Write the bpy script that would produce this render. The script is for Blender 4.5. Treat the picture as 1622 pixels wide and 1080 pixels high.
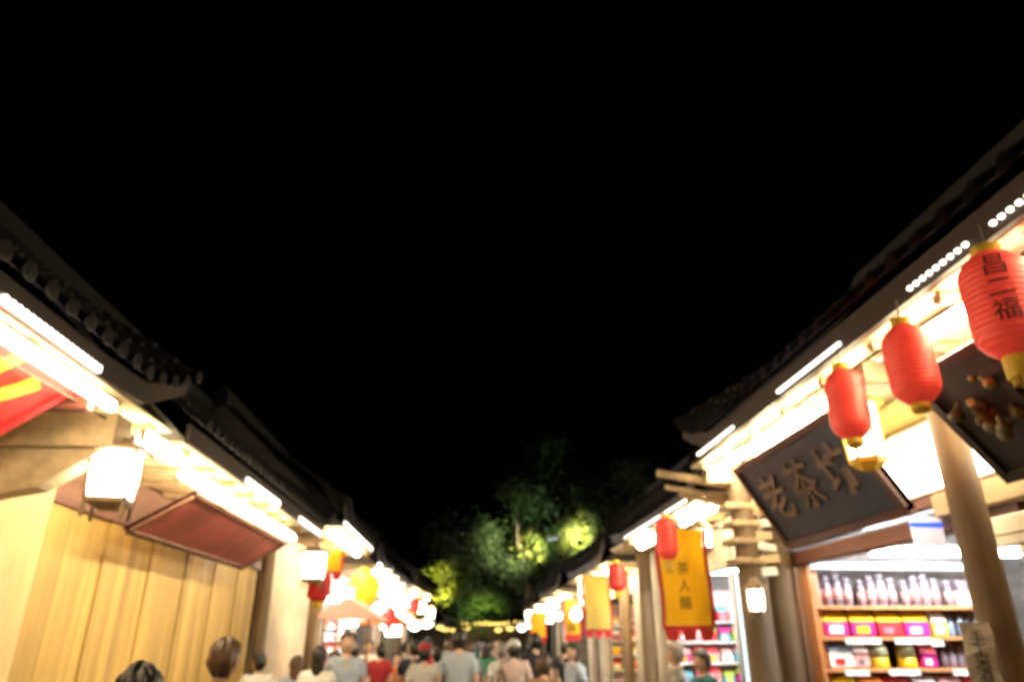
import bpy, bmesh, math, random
from mathutils import Vector, Matrix, Euler
R = math.radians
random.seed(7)
S = bpy.context.scene
for o in list(bpy.data.objects): bpy.data.objects.remove(o)
C = S.collection

# ------------------------------------------------------------ camera, world, moonlight, exposure
cam_d = bpy.data.cameras.new('camera'); cam = bpy.data.objects.new('camera', cam_d); C.objects.link(cam)
cam_d.sensor_width = 36.0; cam_d.lens = 36.0*1100/1622; cam_d.clip_end = 600; cam_d.clip_start = 0.05
cam.location = (0, 0, 1.70)
cam.rotation_euler = (R(90+23.136), 0, R(-3.635))
cam_d.dof.use_dof = True                     # the photograph is soft all over: focus sits close to the lens
cam_d.dof.focus_distance = 0.9
cam_d.dof.aperture_fstop = 3.7
S.camera = cam
W = bpy.data.worlds.new("World"); S.world = W; W.use_nodes = True
wn = W.node_tree.nodes; wl = W.node_tree.links
bg = wn['Background']; sky = wn.new('ShaderNodeTexSky'); sky.sky_type = 'NISHITA'; sky.sun_disc = False
sky.sun_elevation = R(35); sky.sun_rotation = R(200)
wl.new(sky.outputs[0], bg.inputs[0]); bg.inputs[1].default_value = 0.00001
sd = bpy.data.lights.new('moon', 'SUN'); sd.energy = 0.002; sd.angle = R(0.5); sd.color = (0.80, 0.85, 1.0)
so = bpy.data.objects.new('moon', sd); C.objects.link(so); so.rotation_euler = (R(50), 0, R(20))
S.view_settings.view_transform = 'Standard'; S.view_settings.look = 'None'
S.view_settings.exposure = 1.7; S.view_settings.gamma = 1.0; S.view_settings.use_curve_mapping = False
S.cycles.use_denoising = True; S.cycles.max_bounces = 6; S.cycles.diffuse_bounces = 3; S.cycles.glossy_bounces = 3
S.cycles.sample_clamp_indirect = 4.0; S.cycles.sample_clamp_direct = 0; S.cycles.use_light_tree = True
S.cycles.caustics_reflective = False; S.cycles.caustics_refractive = False

# ------------------------------------------------------------ materials
MC = {}
def M(name, col=None, rough=0.7, var=0.18, scale=6.0, st=(1,1,1), bump=0.15, metal=0.0, emit=None, es=0.0, dirt=0.0, sub=0.0):
    if name in MC: return MC[name]
    m = bpy.data.materials.new(name); m.use_nodes = True
    nt = m.node_tree; n = nt.nodes; l = nt.links; b = n['Principled BSDF']
    tc = n.new('ShaderNodeTexCoord'); mp = n.new('ShaderNodeMapping'); oi = n.new('ShaderNodeObjectInfo')
    ad = n.new('ShaderNodeVectorMath'); ad.operation = 'ADD'
    mu = n.new('ShaderNodeMath'); mu.operation = 'MULTIPLY'; mu.inputs[1].default_value = 37.0
    l.new(oi.outputs['Random'], mu.inputs[0]); l.new(tc.outputs['Object'], mp.inputs[0]); mp.inputs['Scale'].default_value = st
    l.new(mp.outputs[0], ad.inputs[0]); l.new(mu.outputs[0], ad.inputs[1])
    no = n.new('ShaderNodeTexNoise'); no.inputs['Scale'].default_value = scale; no.inputs['Detail'].default_value = 5; no.inputs['Roughness'].default_value = .62
    l.new(ad.outputs[0], no.inputs['Vector'])
    rp = n.new('ShaderNodeValToRGB'); rp.color_ramp.elements[0].position = .3; rp.color_ramp.elements[1].position = .72
    c = col or (0.8,0.8,0.8)
    rp.color_ramp.elements[0].color = (*[x*(1-var) for x in c], 1); rp.color_ramp.elements[1].color = (*[min(1,x*(1+var)) for x in c], 1)
    l.new(no.outputs['Fac'], rp.inputs[0])
    # brightness differs a little from piece to piece
    hs = n.new('ShaderNodeHueSaturation'); mr = n.new('ShaderNodeMapRange'); mr.inputs[3].default_value = 1-var*.7; mr.inputs[4].default_value = 1+var*.5
    l.new(oi.outputs['Random'], mr.inputs[0]); l.new(mr.outputs[0], hs.inputs['Value']); l.new(rp.outputs[0], hs.inputs['Color'])
    out = hs.outputs[0]
    if dirt:
        n2 = n.new('ShaderNodeTexNoise'); n2.inputs['Scale'].default_value = scale*.28; n2.inputs['Detail'].default_value = 6
        l.new(ad.outputs[0], n2.inputs['Vector'])
        r2 = n.new('ShaderNodeValToRGB'); r2.color_ramp.elements[0].position = .42; r2.color_ramp.elements[1].position = .62
        r2.color_ramp.elements[0].color = (1-dirt,1-dirt,1-dirt,1); r2.color_ramp.elements[1].color = (1,1,1,1)
        l.new(n2.outputs['Fac'], r2.inputs[0]); mx = n.new('ShaderNodeMixRGB'); mx.blend_type = 'MULTIPLY'; mx.inputs[0].default_value = 1
        l.new(out, mx.inputs[1]); l.new(r2.outputs[0], mx.inputs[2]); out = mx.outputs[0]
    l.new(out, b.inputs['Base Color'])
    b.inputs['Roughness'].default_value = rough; b.inputs['Metallic'].default_value = metal
    if bump:
        bp = n.new('ShaderNodeBump'); bp.inputs['Strength'].default_value = bump; bp.inputs['Distance'].default_value = .02
        l.new(no.outputs['Fac'], bp.inputs['Height']); l.new(bp.outputs[0], b.inputs['Normal'])
    if sub: b.inputs['Transmission Weight'].default_value = 0; b.inputs['Subsurface Weight'].default_value = sub
    if emit:
        b.inputs['Emission Color'].default_value = (*emit, 1); b.inputs['Emission Strength'].default_value = es
    MC[name] = m; return m

WARM = (1.0, 0.80, 0.50); WHITE = (1.0, 0.95, 0.86); COOL = (0.82, 0.93, 1.0)
m_post   = M('post_wood', (.27,.18,.10), .65, .3, 9, (1,1,.12), .3, dirt=.35)
m_beam   = M('beam_wood', (.36,.25,.14), .65, .3, 9, (.12,1,1), .3, dirt=.3)
m_pale   = M('pale_wood', (.56,.43,.26), .6, .25, 8, (.12,1,1), .25, dirt=.25)
m_dark   = M('dark_red_timber', (.10,.035,.025), .45, .3, 8, (.12,1,1), .2)
m_fascia = M('fascia_timber', (.030,.017,.012), .6, .3, 8, (.12,1,1), .2, dirt=.25)
m_brown  = M('brown_timber', (.17,.075,.05), .55, .3, 8, (.12,1,1), .2, dirt=.25)
m_plank  = M('oiled_plank', (.60,.40,.115), .6, .2, 7, (1,1,.1), .3, dirt=.3)
m_soffit = M('soffit_board', (.74,.62,.40), .6, .15, 7, (.15,1,1), .15)
m_tile   = M('clay_tile', (.018,.014,.018), .8, .35, 14, (1,1,1), .4, dirt=.4)
m_etile  = M('shaded_tile_end', (.010,.008,.010), .9, .5, 14, (1,1,1), .4, dirt=.4)  # clay tile copy darkened so the tile ends stay in shade
m_plast  = M('old_plaster', (.50,.44,.36), .9, .12, 3, (1,1,1), .2, dirt=.25)
m_grey   = M('grey_brick_wall', (.16,.15,.14), .9, .2, 9, (1,1,2), .4, dirt=.35)
m_stone  = M('paving_stone', (.17,.16,.15), .8, .25, 5, (1,1,1), .3, dirt=.35)
m_metal  = M('dull_metal', (.35,.35,.36), .4, .1, 20, (1,1,1), .05, .7)
m_black  = M('black_iron', (.03,.03,.03), .5, .1, 20, (1,1,1), .05)
m_cord   = M('dark_cord', (.05,.04,.03), .8)
m_tube   = M('tube_glow', (.9,.9,.9), .3, 0, emit=(1,.80,.49), es=30, bump=0)
m_tubec  = M('cool_tube_glow', (.9,.9,.9), .3, 0, emit=(.90,.96,1), es=46, bump=0)
m_led    = M('led_glow', (.9,.9,.9), .3, 0, emit=(1,.93,.80), es=1.3, bump=0)
m_ledw   = M('led_white_glow', (.9,.9,.9), .3, 0, emit=(.95,.97,1), es=4, bump=0)
m_cyan   = M('cyan_led_glow', (.7,.9,.95), .3, 0, emit=(.36,.80,1), es=.42, bump=0)
m_yel_l  = M('yellow_led_glow', (.9,.7,.2), .3, 0, emit=(1,.60,.14), es=.9, bump=0)
m_panel  = M('warm_panel_glow', (.85,.8,.7), .4, .03, 3, emit=(1,.92,.74), es=2.6, bump=0)
m_panelw = M('backlit_white_acrylic', (.85,.85,.85), .4, .03, 3, emit=(.97,.98,1), es=3.0, bump=0)
m_lamp   = M('lantern_paper_glow', (.9,.85,.7), .5, .05, 5, emit=(1,.90,.68), es=5.5, bump=.1)
m_redl   = M('red_lantern_cloth', (.78,.060,.040), .5, .12, 5, (1,1,1), .05, emit=(1,.07,.04), es=.085)
m_redd   = M('red_lantern_cloth_dim', (.60,.03,.03), .5, .12, 5, (1,1,1), .05, emit=(1,.04,.04), es=.02)
m_rib    = M('lantern_rib', (.40,.02,.02), .55, .1)
m_yell   = M('yellow_trim_cloth', (.78,.52,.05), .6, .15, 12, bump=.1)
m_yelglow= M('yellow_lantern_glow', (.9,.6,.05), .6, .08, 4, emit=(1,.50,.01), es=.22, bump=.05)
m_ban    = M('yellow_banner_cloth', (.92,.64,.035), .75, .1, 5, (1,1,.4), .1, sub=0)
def translucent(m,f):
    nt=m.node_tree; n=nt.nodes; l=nt.links; b=n['Principled BSDF']; o=n['Material Output']; tr=n.new('ShaderNodeBsdfTranslucent'); mx=n.new('ShaderNodeMixShader'); mx.inputs[0].default_value=f
    l.new(b.inputs['Base Color'].links[0].from_socket,tr.inputs[0]); l.new(b.outputs[0],mx.inputs[1]); l.new(tr.outputs[0],mx.inputs[2]); l.new(mx.outputs[0],o.inputs[0])
translucent(m_ban,.5)
m_ban2   = M('pale_yellow_banner_cloth', (.90,.78,.30), .75, .08, 5, (1,1,.4), .1); translucent(m_ban2,.5)
m_banr   = M('red_banner_cloth', (.62,.03,.03), .7, .12, 5, bump=.1)
m_board  = M('dark_blue_signboard', (.024,.028,.052), .5, .3, 5, (.3,1,1), .06)
m_letter = M('faded_bronze_letters', (.17,.105,.075), .6, .35, 10, bump=.1)
m_ink    = M('black_ink', (.02,.015,.015), .6, .1, bump=0)
m_redbd  = M('maroon_signboard', (.34,.075,.06), .4, .35, 7, (.12,1,1), .1, dirt=.2)
m_glass  = M('dark_window_glass', (.05,.035,.03), .6, .3, 2, bump=0)
m_white  = M('white_enamel', (.78,.78,.76), .4, .06, 4, bump=.03)
m_paper  = M('cream_paper', (.84,.80,.70), .8, .08, 5, bump=.08)
m_blue   = M('blue_print_glow', (.02,.10,.80), .5, .05, emit=(.02,.12,1), es=.3, bump=0)  # glow added to the print in place of light falling on it
m_gold   = M('golden_husk', (.30,.27,.06), .5, .35, 12, bump=.3)
m_goldb  = M('brown_husk', (.085,.085,.03), .6, .35, 12, bump=.3)
m_bark   = M('bark', (.09,.07,.05), .9, .35, 8, (1,1,.2), .6)
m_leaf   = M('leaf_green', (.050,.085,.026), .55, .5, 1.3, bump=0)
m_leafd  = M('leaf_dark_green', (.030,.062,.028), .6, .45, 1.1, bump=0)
m_leaf_lit  = M('leaf_lit_green', (.13,.16,.028), .55, .4, 1.3, bump=0)  # lit copy of the leaf green: lamplight put into the colour
m_orange = M('orange_frame_wood', (.50,.20,.07), .5, .25, 8, (1,1,.12), .2)
m_pinkw  = M('pink_shop_wall', (.60,.42,.38), .8, .1, 3, bump=.1)
m_yelwall= M('ochre_panel', (.62,.47,.16), .7, .15, 6, (.15,1,1), .1)
m_notice = M('notice_glow', (.8,.78,.85), .5, .05, emit=(.8,.78,1), es=.16, bump=0)  # glow added in place of lamplight on the notice panel
m_hill   = M('far_ground', (.03,.03,.025), .9)

# ------------------------------------------------------------ mesh tools
class MB:
    def __init__(s, mir=1): s.v=[]; s.f=[]; s.mi=[]; s.cur=0; s.mir=mir
    def add(s, vs, fs):
        o=len(s.v)
        for a in vs: s.v.append((a[0]*s.mir, a[1], a[2]))
        for f in fs:
            g=[o+i for i in f]
            s.f.append(g[::-1] if s.mir<0 else g); s.mi.append(s.cur)
        return s
    def box(s, x0,x1,y0,y1,z0,z1):
        if x0>x1: x0,x1=x1,x0
        if y0>y1: y0,y1=y1,y0
        if z0>z1: z0,z1=z1,z0
        c = min(.012, (x1-x0)*.2, (y1-y0)*.2, (z1-z0)*.2)          # worn (chamfered) long edges
        vs=[]
        for z,i in ((z0,c),(z0+c,0),(z1-c,0),(z1,c)):
            vs += [(x0+i,y0+i,z),(x1-i,y0+i,z),(x1-i,y1-i,z),(x0+i,y1-i,z)]
        fs=[(3,2,1,0),(12,13,14,15)]
        for k in range(3):
            for i in range(4):
                a=k*4+i; b=k*4+(i+1)%4; fs.append((a,b,b+4,a+4))
        return s.add(vs,fs)
    def hexa(s, p):   # 8 points: bottom 4 ccw, top 4 ccw
        return s.add(p,[(3,2,1,0),(4,5,6,7),(0,1,5,4),(1,2,6,5),(2,3,7,6),(3,0,4,7)])
    def slab(s, a, b, c, d, t):  # thick quad: corners a b c d, thickness t along its normal
        a,b,c,d=[Vector(q) for q in (a,b,c,d)]; n=(b-a).cross(d-a).normalized()*t
        return s.hexa([tuple(q) for q in (a-n,b-n,c-n,d-n,a,b,c,d)])
    def lathe(s, prof, c=(0,0,0), n=16, sx=1, sy=1, a0=0):
        vs=[]
        for r,z in prof:
            for i in range(n):
                a=a0+2*math.pi*i/n; vs.append((c[0]+r*sx*math.cos(a), c[1]+r*sy*math.sin(a), c[2]+z))
        fs=[]
        for k in range(len(prof)-1):
            for i in range(n):
                j=(i+1)%n; fs.append((k*n+i,k*n+j,k*n+n+j,k*n+n+i))
        fs.append(tuple(range(n))[::-1]); fs.append(tuple((len(prof)-1)*n+i for i in range(n)))
        return s.add(vs,fs)
    def tube(s, pts, rad, n=8, cap=True):
        pts=[Vector(p) for p in pts]; rs=rad if isinstance(rad,(list,tuple)) else [rad]*len(pts)
        vs=[]; up=Vector((0,0,1))
        for k,p in enumerate(pts):
            d=(pts[min(k+1,len(pts)-1)]-pts[max(k-1,0)]).normalized()
            u=up if abs(d.dot(up))<.95 else Vector((0,1,0))
            x=d.cross(u).normalized(); y=x.cross(d)
            for i in range(n):
                a=2*math.pi*i/n; vs.append(tuple(p+x*math.cos(a)*rs[k]-y*math.sin(a)*rs[k]))
        fs=[]
        for k in range(len(pts)-1):
            for i in range(n):
                j=(i+1)%n; fs.append((k*n+j,k*n+i,k*n+n+i,k*n+n+j))
        if cap: fs.append(tuple(range(n))); fs.append(tuple((len(pts)-1)*n+i for i in range(n))[::-1])
        return s.add(vs,fs)
    def mesh(s, name, mats, smooth=False):
        m=bpy.data.meshes.new(name); m.from_pydata(s.v,[],s.f)
        for q in (mats if isinstance(mats,(list,tuple)) else [mats]): m.materials.append(q)
        m.polygons.foreach_set('material_index', s.mi)
        if smooth: m.polygons.foreach_set('use_smooth',[True]*len(s.f))
        m.update(); return m
    def build(s, name, mats, parent=None, smooth=False, **k):
        return put(s.mesh(name,mats,smooth), name, parent, **k)
def put(me, name, parent=None, loc=(0,0,0), rot=(0,0,0), label=None, kind=None, scale=None):
    o=bpy.data.objects.new(name, me); C.objects.link(o); o.parent=parent; o.location=loc; o.rotation_euler=rot
    if scale: o.scale=scale
    if label: o['label']=label
    if kind: o['kind']=kind
    return o
def thing(name, label, cat, loc=(0,0,0), rz=0, group=None):
    o=bpy.data.objects.new(name,None); C.objects.link(o); o.location=loc; o.rotation_euler=(0,0,rz); o.empty_display_size=.2
    o['label']=label; o['category']=cat
    if group: o['group']=group
    return o
def copy_thing(root, loc, rz=None, label=None, group=None, scale=None):
    r=root.copy(); C.objects.link(r); r.location=loc
    if rz is not None: r.rotation_euler=(0,0,rz)
    if scale: r.scale=(scale,)*3
    if label: r['label']=label
    if group: r['group']=group
    for ch in list(root.children):
        c=ch.copy(); C.objects.link(c); c.parent=r
        for g in list(ch.children):
            d=g.copy(); C.objects.link(d); d.parent=c
    return r
def glyph(txt, size, mat, depth, M4, name, parent, line=None, bold=0):
    """lettering as thin solid characters; M4 puts the local XY plane where it stands"""
    cu=bpy.data.curves.new(name,'FONT'); cu.body=txt; cu.size=size; cu.extrude=depth; cu.align_x='CENTER'; cu.align_y='CENTER'; cu.offset=bold
    if line: cu.space_line=line
    t=bpy.data.objects.new(name,cu); C.objects.link(t)
    dg=bpy.context.evaluated_depsgraph_get(); me=bpy.data.meshes.new_from_object(t.evaluated_get(dg))
    bpy.data.objects.remove(t); bpy.data.curves.remove(cu)
    me.transform(M4); me.materials.clear(); me.materials.append(mat)
    return put(me,name,parent)

# ------------------------------------------------------------ ground
g=MB(); g.add([(-150,-60,0),(150,-60,0),(150,260,0),(-150,260,0)],[(0,1,2,3)])
g.build('ground', m_hill, kind='structure')
p=MB(); p.add([(-2.8,-6,.006),(2.6,-6,.006),(2.6,12,.006),(4.4,26,.006),(6,40,.006),(-1.5,40,.006),(-1.6,26,.006),(-2.6,14,.006)],[(0,1,2,3,4,5,6,7)])
st=p.build('street', m_stone, kind='structure')
# paving slabs
slab=MB(); slab.box(-.295,.295,-.145,.145,0,.03); sm=slab.mesh('paving_slab', m_stone)
k=0
for j in range(62):
    y=2.5+j*.3
    for i in range(-4,4):
        if k>=298: break
        x=(i+.5+(j%2)*.5)*.6
        if abs(x)<2.4 and j%2==0 or (abs(x)<2.4 and j<40):
            put(sm,'paving_slab',st,(x,y,.008)); k+=1
for sx,lab in ((-1,0),(1,0)):
    q=MB(); q.box(-.15,.15,-6,12,0,.12); q.build('kerb', m_stone, loc=(-2.75 if sx<0 else 2.6,0,0), kind='structure')

# ------------------------------------------------------------ buildings
SIDE={'L':(1,R(90)),'R':(-1,R(-90))}
def roof_mesh(L, ov, ze, slope, run, up0, up1, mir):
    """overlapping clay tiles, real geometry: flat pans between half-round covers, stepped down the slope"""
    b=MB(mir); col=.19; nc=max(1,int(L/col)); col=L/nc; row=.24; nr=int(run/math.cos(slope)/row)
    prof=[(0,0),(.32,-.006),(.40,.02),(.46,.052),(.62,.07),(.78,.052),(.84,.02),(.92,-.006)]
    def lift(x):
        a=0
        if up0 and x<.9: a=.30*((.9-x)/.9)**2
        if up1 and x>L-.9: a=max(a,.30*((x-L+.9)/.9)**2)
        return a
    xs=[(c+px)*col for c in range(nc) for px,_ in prof]+[L]; hs=[h for c in range(nc) for _,h in prof]+[0]
    vs=[]
    for r in range(nr+1):
        for e in (0,1):
            if r==nr and e==1: continue
            t=(r+e*.999)*row
            y=-ov+t*math.cos(slope); zb=ze+t*math.sin(slope)+(.028 if e==0 else 0)
            for x,h in zip(xs,hs): vs.append((x,y,zb+h+lift(x)*max(0,1-t/1.6)))
    n=len(xs); nrow=len(vs)//n; fs=[]
    for a in range(nrow-1):
        for i in range(n-1): fs.append((a*n+i,a*n+i+1,a*n+n+i+1,a*n+n+i))
    b.add(vs,fs); return b, nc, col, lift
def eave_tile_mesh():
    b=MB(); b.lathe([(.050,0),(.053,.008),(.044,.014),(.03,.017)],n=12)
    m=b.mesh('eave_tile', m_etile)
    m.transform(Matrix.Rotation(R(90),4,'X')); return m
ETM=eave_tile_mesh()
def building(side, p0, L, ang, ze, ov, label, slope=R(40), run=2.3, up0=True, up1=True, wall='plank', wall_h=None, detail=True, posts=(), opening=None, depth=4.0, soffit=m_soffit, cat='shop'):
    mir,rz=SIDE[side]
    t=thing('timber_shop_house', label, cat, (p0[0],p0[1],0), rz+ang)
    ro,nc,col,lift=roof_mesh(L,ov+.12,ze+.12,slope,run,up0,up1,mir)
    ro.build('roof_tiles', m_tile, t, kind='stuff')
    if detail:
        for c in range(nc):
            x=(c+.62)*col
            put(ETM,'eave_tile',t,(x*mir,-ov-.125,ze+.175+lift(x)))
    yr=-ov-.12+run; zr=ze+.12+run*math.tan(slope)
    b=MB(mir); b.box(-.1,L+.1,yr-.1,yr+.1,zr-.06,zr+.16); b.box(-.1,L+.1,yr-.06,yr+.06,zr+.16,zr+.24); b.build('ridge', m_tile, t)
    b=MB(mir); b.slab((0,yr+.02,zr),(L,yr+.02,zr),(L,depth+.3,ze+.3),(0,depth+.3,ze+.3),.06); b.build('rear_roof', m_tile, t)
    # fascia, soffit, rafters ends
    b=MB(mir); n=10
    for i in range(n):
        x0=L*i/n; x1=L*(i+1)/n; d0=lift(x0); d1=lift(x1)
        b.hexa([(x0,-ov-.03,ze-.0+d0),(x1,-ov-.03,ze+d1),(x1,-ov,ze+d1),(x0,-ov,ze+d0),(x0,-ov-.03,ze+.15+d0),(x1,-ov-.03,ze+.15+d1),(x1,-ov,ze+.15+d1),(x0,-ov,ze+.15+d0)])
    b.build('fascia', m_fascia, t)
    nb=max(2,int(round((ov)/.2)))
    for i in range(nb):
        y0=-ov+.01+i*ov/nb; b=MB(mir); b.box(.02,L-.02,y0,y0+ov/nb-.008,ze,ze+.02); b.build('soffit_board', soffit, t)
    nr=max(2,int(L/.55)); rb=MB(); rb.box(-.03,.03,-ov+.04,-.02,ze-.06,ze-.003); rm=rb.mesh('rafter', m_pale)
    for i in range(nr): put(rm,'rafter',t,(mir*(.25+i*(L-.5)/(nr-1)),0,0))
    # end walls and gables
    for x in (0.03,L-.15):
        b=MB(mir); b.box(x,x+.12,.06,depth,0,ze); b.build('side_wall', m_grey, t)
        b=MB(mir); b.add([(x,-ov,ze+.03),(x,yr,zr-.02),(x,depth,ze+.25),(x,depth,ze+.02),(x+.12,-ov,ze+.03),(x+.12,yr,zr-.02),(x+.12,depth,ze+.25),(x+.12,depth,ze+.02)],[(0,1,2,3),(7,6,5,4),(0,4,5,1),(1,5,6,2),(2,6,7,3),(3,7,4,0)]); b.build('gable', m_grey, t)
    b=MB(mir); b.box(0.16,L-.16,depth-.1,depth,0,ze); b.build('back_wall', m_plast, t)
    b=MB(mir); b.box(.16,L-.16,.06,depth-.11,ze-.35,ze-.30); b.build('ceiling', m_pinkw if opening else m_plast, t)
    b=MB(mir); b.box(.16,L-.16,.02,depth-.11,.02,.10); b.build('floor_slab', m_stone, t)
    wh=wall_h or ze-.02
    if wall=='plank':
        pw=.16; n=int(L/pw); pw=L/n; x=0
        me=[]
        for q in range(4):
            pb=MB(); pb.box(.004,pw-.004,-.006*q,.035,.1,wh); me.append(pb.mesh('plank',m_plank))
        for i in range(n):
            xx=i*pw
            if opening and opening[0]-.01<xx+pw/2<opening[1]+.01: continue
            put(me[(i*7+i//3)%4],'plank',t,((xx if mir>0 else -xx-pw),0,0))
        if opening:
            b=MB(mir); b.box(opening[0],opening[1],0,.04,opening[2]+.12,wh); b.build('wall', m_plast, t)
    elif wall=='plaster':
        b=MB(mir)
        if opening:
            b.box(0,opening[0],0,.1,.1,wh); b.box(opening[1],L,0,.1,.1,wh); b.box(opening[0]+.003,opening[1]-.003,0.002,.1,opening[2]+.12,wh)
        else: b.box(0,L,0,.1,.1,wh)
        b.build('wall', m_plast, t)
    for (x,y,r) in posts:
        b=MB(mir); b.lathe([(r*1.02,.14),(r,1.0),(r*.95,ze-.2),(r*.95,ze-.004)],(x,y,0),16); b.build('post', m_post, t, True)
        b=MB(mir); b.lathe([(r*1.5,.0),(r*1.6,.04),(r*1.6,.1),(r*1.2,.14)],(x,y,0),16); b.build('post_base', m_stone, t, True)
    return t
def lintel(t, side, x0,x1,y0,y1,z0,z1,mat,name='lintel',label=None):
    b=MB(SIDE[side][0]); b.box(x0,x1,y0,y1,z0,z1); return b.build(name,mat,t,label=label)

# left row (wall line x = -3.2, eaves at x = -2.2).  p0 = near corner of the facade
L1=building('L',(-3.2,-1.0),6.25,0,3.12,.98,'nearest timber house on the left with yellow plank wall and lit eave',wall_h=3.0,up0=False,posts=[],cat='house')
lintel(L1,'L',0,5.3,-.05,.0,2.98,3.11,m_pale,'wall_plate')
lintel(L1,'L',5.35,6.47,-.10,-.012,.0,3.08,M('ochre_post',(.58,.44,.22),.7,.15,5,(1,1,.2),.2,dirt=.2),'pilaster')
# tie beam that crosses from the wall to the eave, and bracket beneath it
b=MB(); b.box(5.42,5.62,-.96,-.02,2.80,3.03); b.build('tie_beam',m_pale,L1)
b=MB(); b.box(5.05,5.12,-.96,-.02,2.93,3.05); b.build('cross_beam',m_dark,L1)
b=MB(); b.hexa([(5.44,-.55,2.55),(5.60,-.55,2.55),(5.60,-.06,2.45),(5.44,-.06,2.45),(5.44,-.90,2.79),(5.60,-.90,2.79),(5.60,-.06,2.79),(5.44,-.06,2.79)]); b.build('bracket',m_pale,L1)
for x in (0.3,):
    b=MB(); b.box(0,5.34,-.05,-.02,1.42,1.55); b.build('rail',m_plank,L1)
L2=building('L',(-3.2,5.45),6.0,0,3.10,.98,'second timber house on the left, plank wall under a long maroon signboard',wall_h=2.7,up0=False,posts=[(5.85,-.2,.10)],cat='house')
b=MB(); b.box(0,6.0,-.03,.06,2.72,3.08); b.build('upper_panel',m_brown,L2)
b=MB(); b.box(0,6.0,-.05,-.032,2.66,2.73); b.build('rail',m_dark,L2)
L3=building('L',(-3.1,11.6),4.1,0,3.35,1.08,'third house on the left, pale plastered, with ladder shaped LED bar on a higher eave',wall='plaster',posts=[(1.4,-.5,.09)],detail=False,cat='house')
L4=building('L',(-3.0,15.9),5.4,0,3.15,1.05,'fourth house on the left with open shopfront full of white lights',wall='plaster',opening=(.5,5.0,2.5),detail=False)
L5=building('L',(-2.5,21.6),6.2,R(-4),3.1,.95,'fifth house on the left, small and warm lit near the end of the street',wall='plaster',opening=(.6,5.6,2.4),detail=False)
# right row (wall line x = 2.9, eaves at x = 2.1)
R1=building('R',(2.9,0.2),6.3,0,3.19,.78,'nearest timber shop on the right with dark signboards and lit goods shelves',wall='none',posts=[(3.24,-.35,.088),(6.0,-.42,.12),(6.08,-.13,.12)],up0=False,opening=(3.3,6.0,2.35),depth=2.6,slope=R(39),run=2.3,detail=False)
R2=building('R',(3.12,6.95),5.2,0,3.06,.68,'second shop on the right, glaring cool white opening behind the yellow banner',wall='plaster',opening=(.7,4.5,2.35),detail=False,depth=2.6,posts=[(4.85,-.2,.12)])
R3=building('R',(3.12,12.4),5.0,R(0),2.90,.70,'third shop on the right with plain pinkish piers behind pale banner',wall='plaster',opening=(1.2,4.3,2.35),detail=False,posts=[(1.0,-.2,.1)])
R4=building('R',(3.02,17.7),5.4,R(0),2.78,.70,'fourth shop on the right, low under the tree',wall='plaster',opening=(.6,4.8,2.35),detail=False)
R5=building('R',(2.92,23.4),6,R(-1),2.65,.7,'far shop on the right where the street bends away',wall='plaster',opening=(.6,5.4,2.3),detail=False)

# ---- R1 front: local x = distance along street from y=.2 (world y = .2 + x), local y = outward (world x = 2.9 + y)
s=-1
lintel(R1,'R',3.3,6.1,-.03,.09,2.28,2.40,m_dark)
lintel(R1,'R',3.3,6.1,-.06,.06,2.43,2.53,m_dark,'upper_lintel')
lintel(R1,'R',.0,3.9,-.08,.04,2.36,2.50,m_pale,'pale_lintel')
lintel(R1,'R',3.32,6.1,.01,.06,2.55,3.16,m_brown,'wall')
lintel(R1,'R',5.96,6.08,.02,.14,.1,2.27,m_orange,'door_jamb')  # orange lamplight on this jamb is put into its colour
lintel(R1,'R',3.3,3.42,.02,.14,.1,2.27,m_pale,'door_jamb')
for i in range(20):   # near part of the front: boards
    lintel(R1,'R',i*.165+.002,i*.165+.16,.02,.06+.004*(i%3),.1,2.35,m_plank,'plank')
lintel(R1,'R',0,4.9,-.06,.005,2.97,3.17,m_yelwall,'upper_panel')
lintel(R1,'R',0,3.3,.02,.06,2.56,2.96,m_brown,'wall')
for x in (1.2,3.32,6.0):
    lintel(R1,'R',x-.07,x+.07,-.74,-.02,2.98,3.12,m_pale,'tie_beam')
# protruding purlin and brackets at the far roof corner
b=MB(s); b.tube([(6.12,.1,2.93),(6.1,-.4,2.99),(6.08,-1.16,3.10)],[.05,.045,.035],8); b.build('purlin_end',m_pale,R1,True)
b=MB(s); b.tube([(6.25,-.1,2.86),(6.24,-.5,2.92),(6.22,-1.05,3.0)],[.035,.03,.025],8); b.build('bracket_arm',m_pale,R1,True)
b=MB(s); b.tube([(6.3,-.1,2.78),(6.3,-.5,2.86),(6.3,-.9,2.95)],[.03,.03,.02],8); b.build('bracket_arm',m_pale,R1,True)
for z,w in ((2.75,.2),(2.6,.16),(2.45,.19),(2.28,.17)):
    b=MB(s); b.box(5.88,6.12,-.42-w,-.42+w*.6,z,z+.055); b.build('bracket_block',m_pale,R1)
# interior partition lining and its shelves (they face the camera; local x is towards the far end)
sh=thing('goods_shelf','orange wooden goods shelf against the end wall of the lit shop','shelf',(3.78,6.42,0))
def shelf_unit(t, w, zs, mat, back, dep=.34):
    b=MB(); b.box(-w/2,w/2,-.01,.02,.1,2.42); b.build('back_panel',back,t)
    for z in zs:
        b=MB(); b.box(-w/2+.03,w/2-.03,-dep,-.012,z-.03,z); b.build('shelf_board',mat,t)
    for x in (-w/2,w/2-.03):
        b=MB(); b.box(x,x+.03,-dep-.01,-.012,.1,2.4); b.build('side_panel',mat,t)
ZS=(1.95,1.71,1.47,1.21,.9,.5)
shelf_unit(sh,1.72,ZS,m_orange,m_pinkw)
led=thing('shelf_light','cyan LED strip along the top of the goods shelf','strip light',(3.78,6.07,2.27))
b=MB(); b.box(-.83,.83,-.012,.012,-.022,.022); b.build('diffuser',m_cyan,led)
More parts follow.
